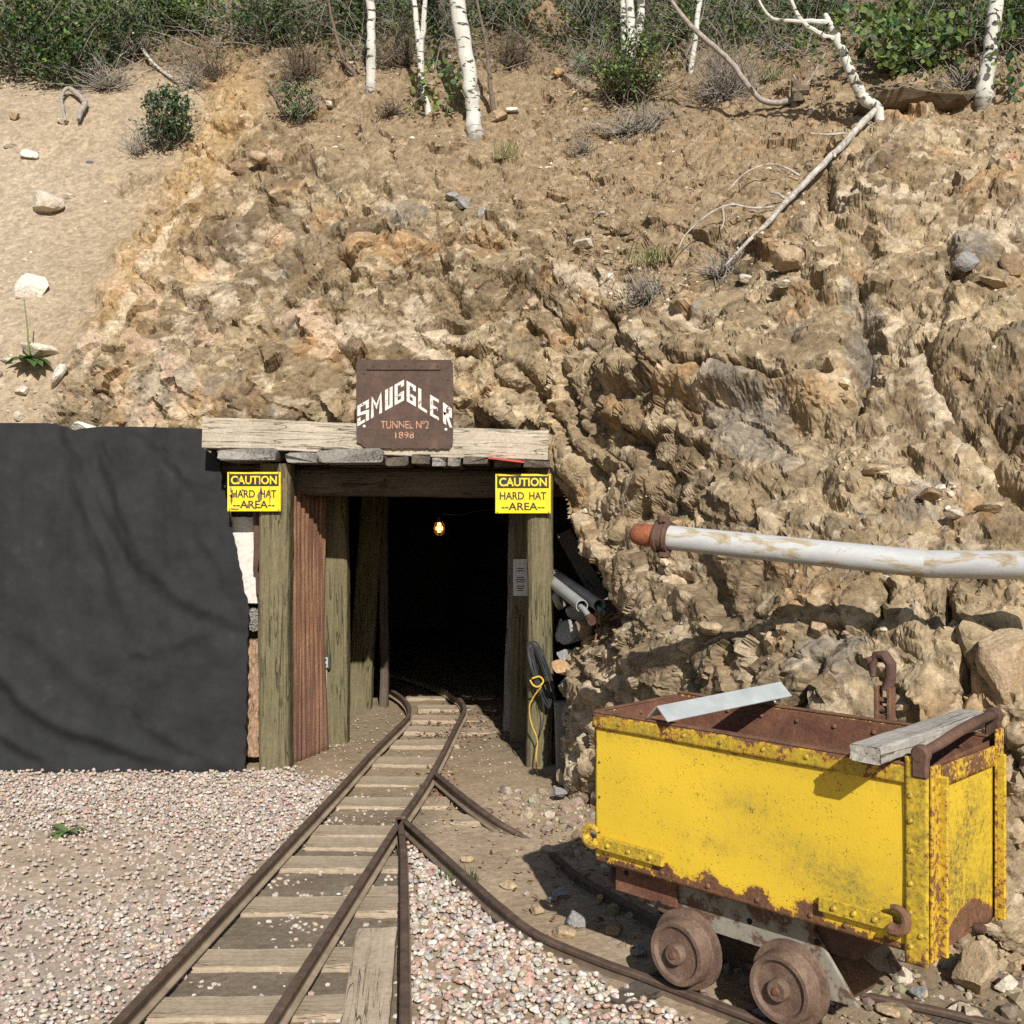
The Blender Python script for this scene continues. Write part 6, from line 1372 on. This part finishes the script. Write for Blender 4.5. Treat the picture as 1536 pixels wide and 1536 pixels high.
# broad-leaved weeds
def weed(label, c_, n_, ll, lw, cols, stalk=0.0, seed=0):
    r = np.random.default_rng(seed); e = thing('leafy_weed', label, 'weed', tuple(c_))
    for k in range(n_):
        a = 2*math.pi*k/n_+r.uniform(-.3, .3); up = r.uniform(.15, .7); L_ = ll*r.uniform(.7, 1.15); d = Vector((math.cos(a), math.sin(a), 0)); s_ = Vector((-d.y, d.x, 0)); vs = []; fs = []
        for i in range(6):
            t_ = i/5; m_ = Vector(c_)+d*(L_*t_)+Vector((0, 0, .01+L_*(up*t_-.55*t_*t_))); w_ = lw*L_*math.sin(math.pi*min(1, .12+.88*t_)*.98+.02); vs += [m_+s_*w_+Vector((0, 0, w_*.25)), m_, m_-s_*w_+Vector((0, 0, w_*.25))]
        for i in range(5):
            for j in range(2): fs.append((i*3+j, i*3+j+1, i*3+j+4, i*3+j+3))
        mb = MB(); mb.addv(vs, fs, 0, True); o = mb.build('leaf', LEAF, e); at = o.data.color_attributes.new('Col', 'FLOAT_COLOR', 'POINT'); cc = cols[k % len(cols)]
        for i in range(len(o.data.vertices)): at.data[i].color = (*cc, 1)
    if stalk:
        mb = MB(); mb.tube([Vector(c_), Vector(c_)+Vector((-.01, 0, stalk*.5)), Vector(c_)+Vector((-.03, -.01, stalk))], [.008, .006, .003], 6); mb.build('stalk', m_plain('stalk_green', (.16, .20, .07), .7), e)
w0 = hit(50, 545); weed('broad leaved green weed with a thin stalk above the black sheet', w0+Vector((0, -.05, .02)), 11, .17, .26, [(.075, .13, .05), (.10, .16, .06), (.06, .10, .04)], .42, 3)
weed('small light green weed in the gravel below the black sheet', G(100, 1252), 9, .11, .22, [(.17, .23, .09), (.13, .19, .07)], 0, 5)
# fallen pale branch, bent root, bare stick, dead log
t = NT('bleached_stick'); c = t.ramp(t.noise(t.coord('Object', (14, 14, 5)), 1.6, 6, .7), (.32, (.16, .135, .11)), (.5, (.40, .365, .32)), (.7, (.56, .53, .48))); BLEACH = t.fin(c, .9, normal=t.bump(t.noise(t.coord('Object'), 60, 3), .5, .005), spec=.15)
def lying(name, label, cat, pix, widths, mat, lift=.05, twigs=()):
    pts = []
    for (a, b) in pix: d = hit(a, b).y; pts.append(P(a, b, d-lift))
    ys = [p.y for p in pts]; ys = np.convolve(np.r_[ys[0], ys, ys[-1]], [.25, .5, .25], 'valid'); pts = [P(a, b, float(y_)-.01) for (a, b), y_ in zip(pix, ys)]
    e = thing(name, label, cat, tuple(pts[0])); p, r_ = limb(pts, [w/2/F*pts[0].y for w in widths]); mb = MB(); mb.tube(p, r_, 9); mb.build('stem', mat, e)
    for tw, tw_w in twigs:
        d0 = min(hit(*q).y for q in tw)-.05; p, r_ = limb([P(a, b, d0-.02*i) for i, (a, b) in enumerate(tw)], [x/2/F*d0 for x in tw_w]); mb = MB(); mb.tube(p, r_, 6); mb.build('twig', mat, e)
    return e
lying('fallen_branch', 'long bleached fallen branch slanting down the right cliff', 'branch', [(1312, 166), (1290, 188), (1266, 216), (1240, 240), (1210, 272), (1180, 302), (1150, 336), (1122, 362), (1088, 398)], [10, 10, 10, 9, 9, 8, 7, 5, 3], BLEACH, .10,
      [([(1200, 264), (1180, 252), (1155, 246), (1120, 258), (1092, 285)], [3.5, 3, 2.6, 2, 1.5]), ([(1162, 310), (1130, 312), (1095, 307), (1062, 322), (1030, 350), (1018, 372)], [3.5, 3.2, 2.8, 2.4, 2, 1.5]), ([(1084, 310), (1086, 330), (1082, 344)], [3, 2, 2]), ([(1268, 200), (1240, 202), (1215, 200)], [4, 3, 2]), ([(1250, 228), (1252, 236)], [6, 4]), ([(1178, 298), (1165, 290), (1155, 289)], [5, 4, 3])])
lying('bent_root', 'bent grey root sticking out of the sand at upper left', 'root', [(98, 182), (94, 160), (92, 145), (101, 132), (112, 138), (124, 148), (127, 158), (121, 168), (118, 180)], [5, 5, 5, 6, 8, 9, 9, 8, 6], GREYB, .08)
lying('bare_stick', 'long bare grey stick slanting through the brush at upper left', 'branch', [(170, -10), (188, 30), (208, 65), (230, 95), (260, 118), (275, 115)], [5, 5, 5, 4, 4, 3], PALEB, .14)
lying('bare_stick', 'thin bare stick arching over the soil beside the straight aspen', 'branch', [(572, 32), (620, 36), (660, 48), (682, 60)], [4, 4, 3, 3], GREYB, .12)
lying('bare_stick', 'thin crooked stick left of the small grey green bush', 'branch', [(400, 124), (412, 140), (420, 160), (425, 170)], [3, 3, 3, 2], BROWNB, .08)
def dead_log():
    d = min(hit(1380, 150).y, hit(1320, 150).y, hit(1440, 150).y)-.10; top = [(1290, 152), (1297, 138), (1312, 126), (1330, 130), (1352, 124), (1372, 126), (1400, 137), (1430, 141), (1448, 137), (1462, 133), (1466, 140)]; bot = [(1452, 152), (1420, 156), (1380, 153), (1340, 154), (1305, 160)]
    poly = [P(a, b, d) for a, b in top+bot]; o = P(1380, 150, d); mb = MB(); r = random.Random(2); n_ = len(poly); vs = [tuple(p) for p in poly]+[(p.x+r.uniform(-.02, .02), p.y+.22, p.z-.05+r.uniform(-.02, .02)) for p in poly]
    mid = [((p.x+o.x*.0)+0, p.y-.05-r.uniform(0, .03), p.z) for p in [P(a, b, d) for a, b in [(1310, 143), (1352, 138), (1400, 145), (1440, 146)]]]
    vs += mid; m0 = 2*n_; fs = [(i, (i+1) % n_, n_+(i+1) % n_, n_+i) for i in range(n_)]+[tuple(range(n_, 2*n_))[::-1]]
    near_ = [0, 0, 0, 1, 1, 1, 2, 2, 3, 3, 3, 3, 2, 2, 1, 0]
    for i in range(n_):
        j = (i+1) % n_; a, b = near_[i], near_[j]; fs.append((i, m0+a, j)); 
        if a != b: fs.append((j, m0+a, m0+b))
    mb.addv(vs, fs, 0, False); return mb
lg = dead_log().build('dead_log', m_wood('rotten_log', (.10, .075, .05), (.22, .17, .115), (.03, .022, .016))); tag(lg, 'dark rotten slab of dead log between the curved and far right aspens', 'log')
st_ = hit(1192, 145); mb = MB(); mb.tube([st_+Vector((0, -.03, -.04)), st_+Vector((-.01, -.06, .05)), st_+Vector((-.03, -.08, .10))], [.05, .045, .03], 8); mb.tube([st_+Vector((-.05, -.06, .02)), st_+Vector((.08, -.07, .03))], .035, 7)
tag(mb.build('old_stump', BROWNB), 'small dark broken stump at the foot of the crooked brown stem', 'stump')

# low undergrowth under the trees: one unbroken mass of small leaves and dead twigs
r = np.random.default_rng(77)
band = okm*np.clip(smooth(125, 45, PY+35*w1).ravel()*1.0, 0, 1)*np.clip(.35+1.6*fbm(U*2.0, V*2.0, 401, 3).ravel(), .05, 1.5)*(FPY > -45)
band = band/band.sum(); k = r.choice(len(band), 30000, True, band); hgt = np.abs(r.normal(0, .17, len(k)))+.01
pos = HV[k]+np.stack([r.normal(0, .05, len(k)), -.5*hgt+r.normal(0, .04, len(k)), hgt], -1)
ug = leaf_mesh('undergrowth', pos, r.uniform(.022, .055, len(k)), pal(r, len(k), DEEP+GREEN+[(.13, .10, .06), (.20, .16, .09)], [2, 3, 3, 1, 2, 2, 2, 1, 1.2, 1]), r, (.1, -.5, .6), .8, LEAF); tag(ug, 'low green undergrowth among the trees at the top', kind='stuff')
k = r.choice(len(band), 3000, True, band); a = HV[k]; L_ = r.uniform(.12, .8, len(k)); an = r.normal(0, 1, (len(k), 3)); an[:, 2] = np.abs(an[:, 2])*.8+.1; an[:, 1] = -np.abs(an[:, 1])*.6; an /= np.linalg.norm(an, axis=1, keepdims=True)
tw = twig_batch('dead_twigs', a, a+an*L_[:, None], L_*.2, r.uniform(.0025, .006, len(k)), GREYB, None, r); tag(tw, 'dead twigs littering the ground under the trees', kind='stuff')
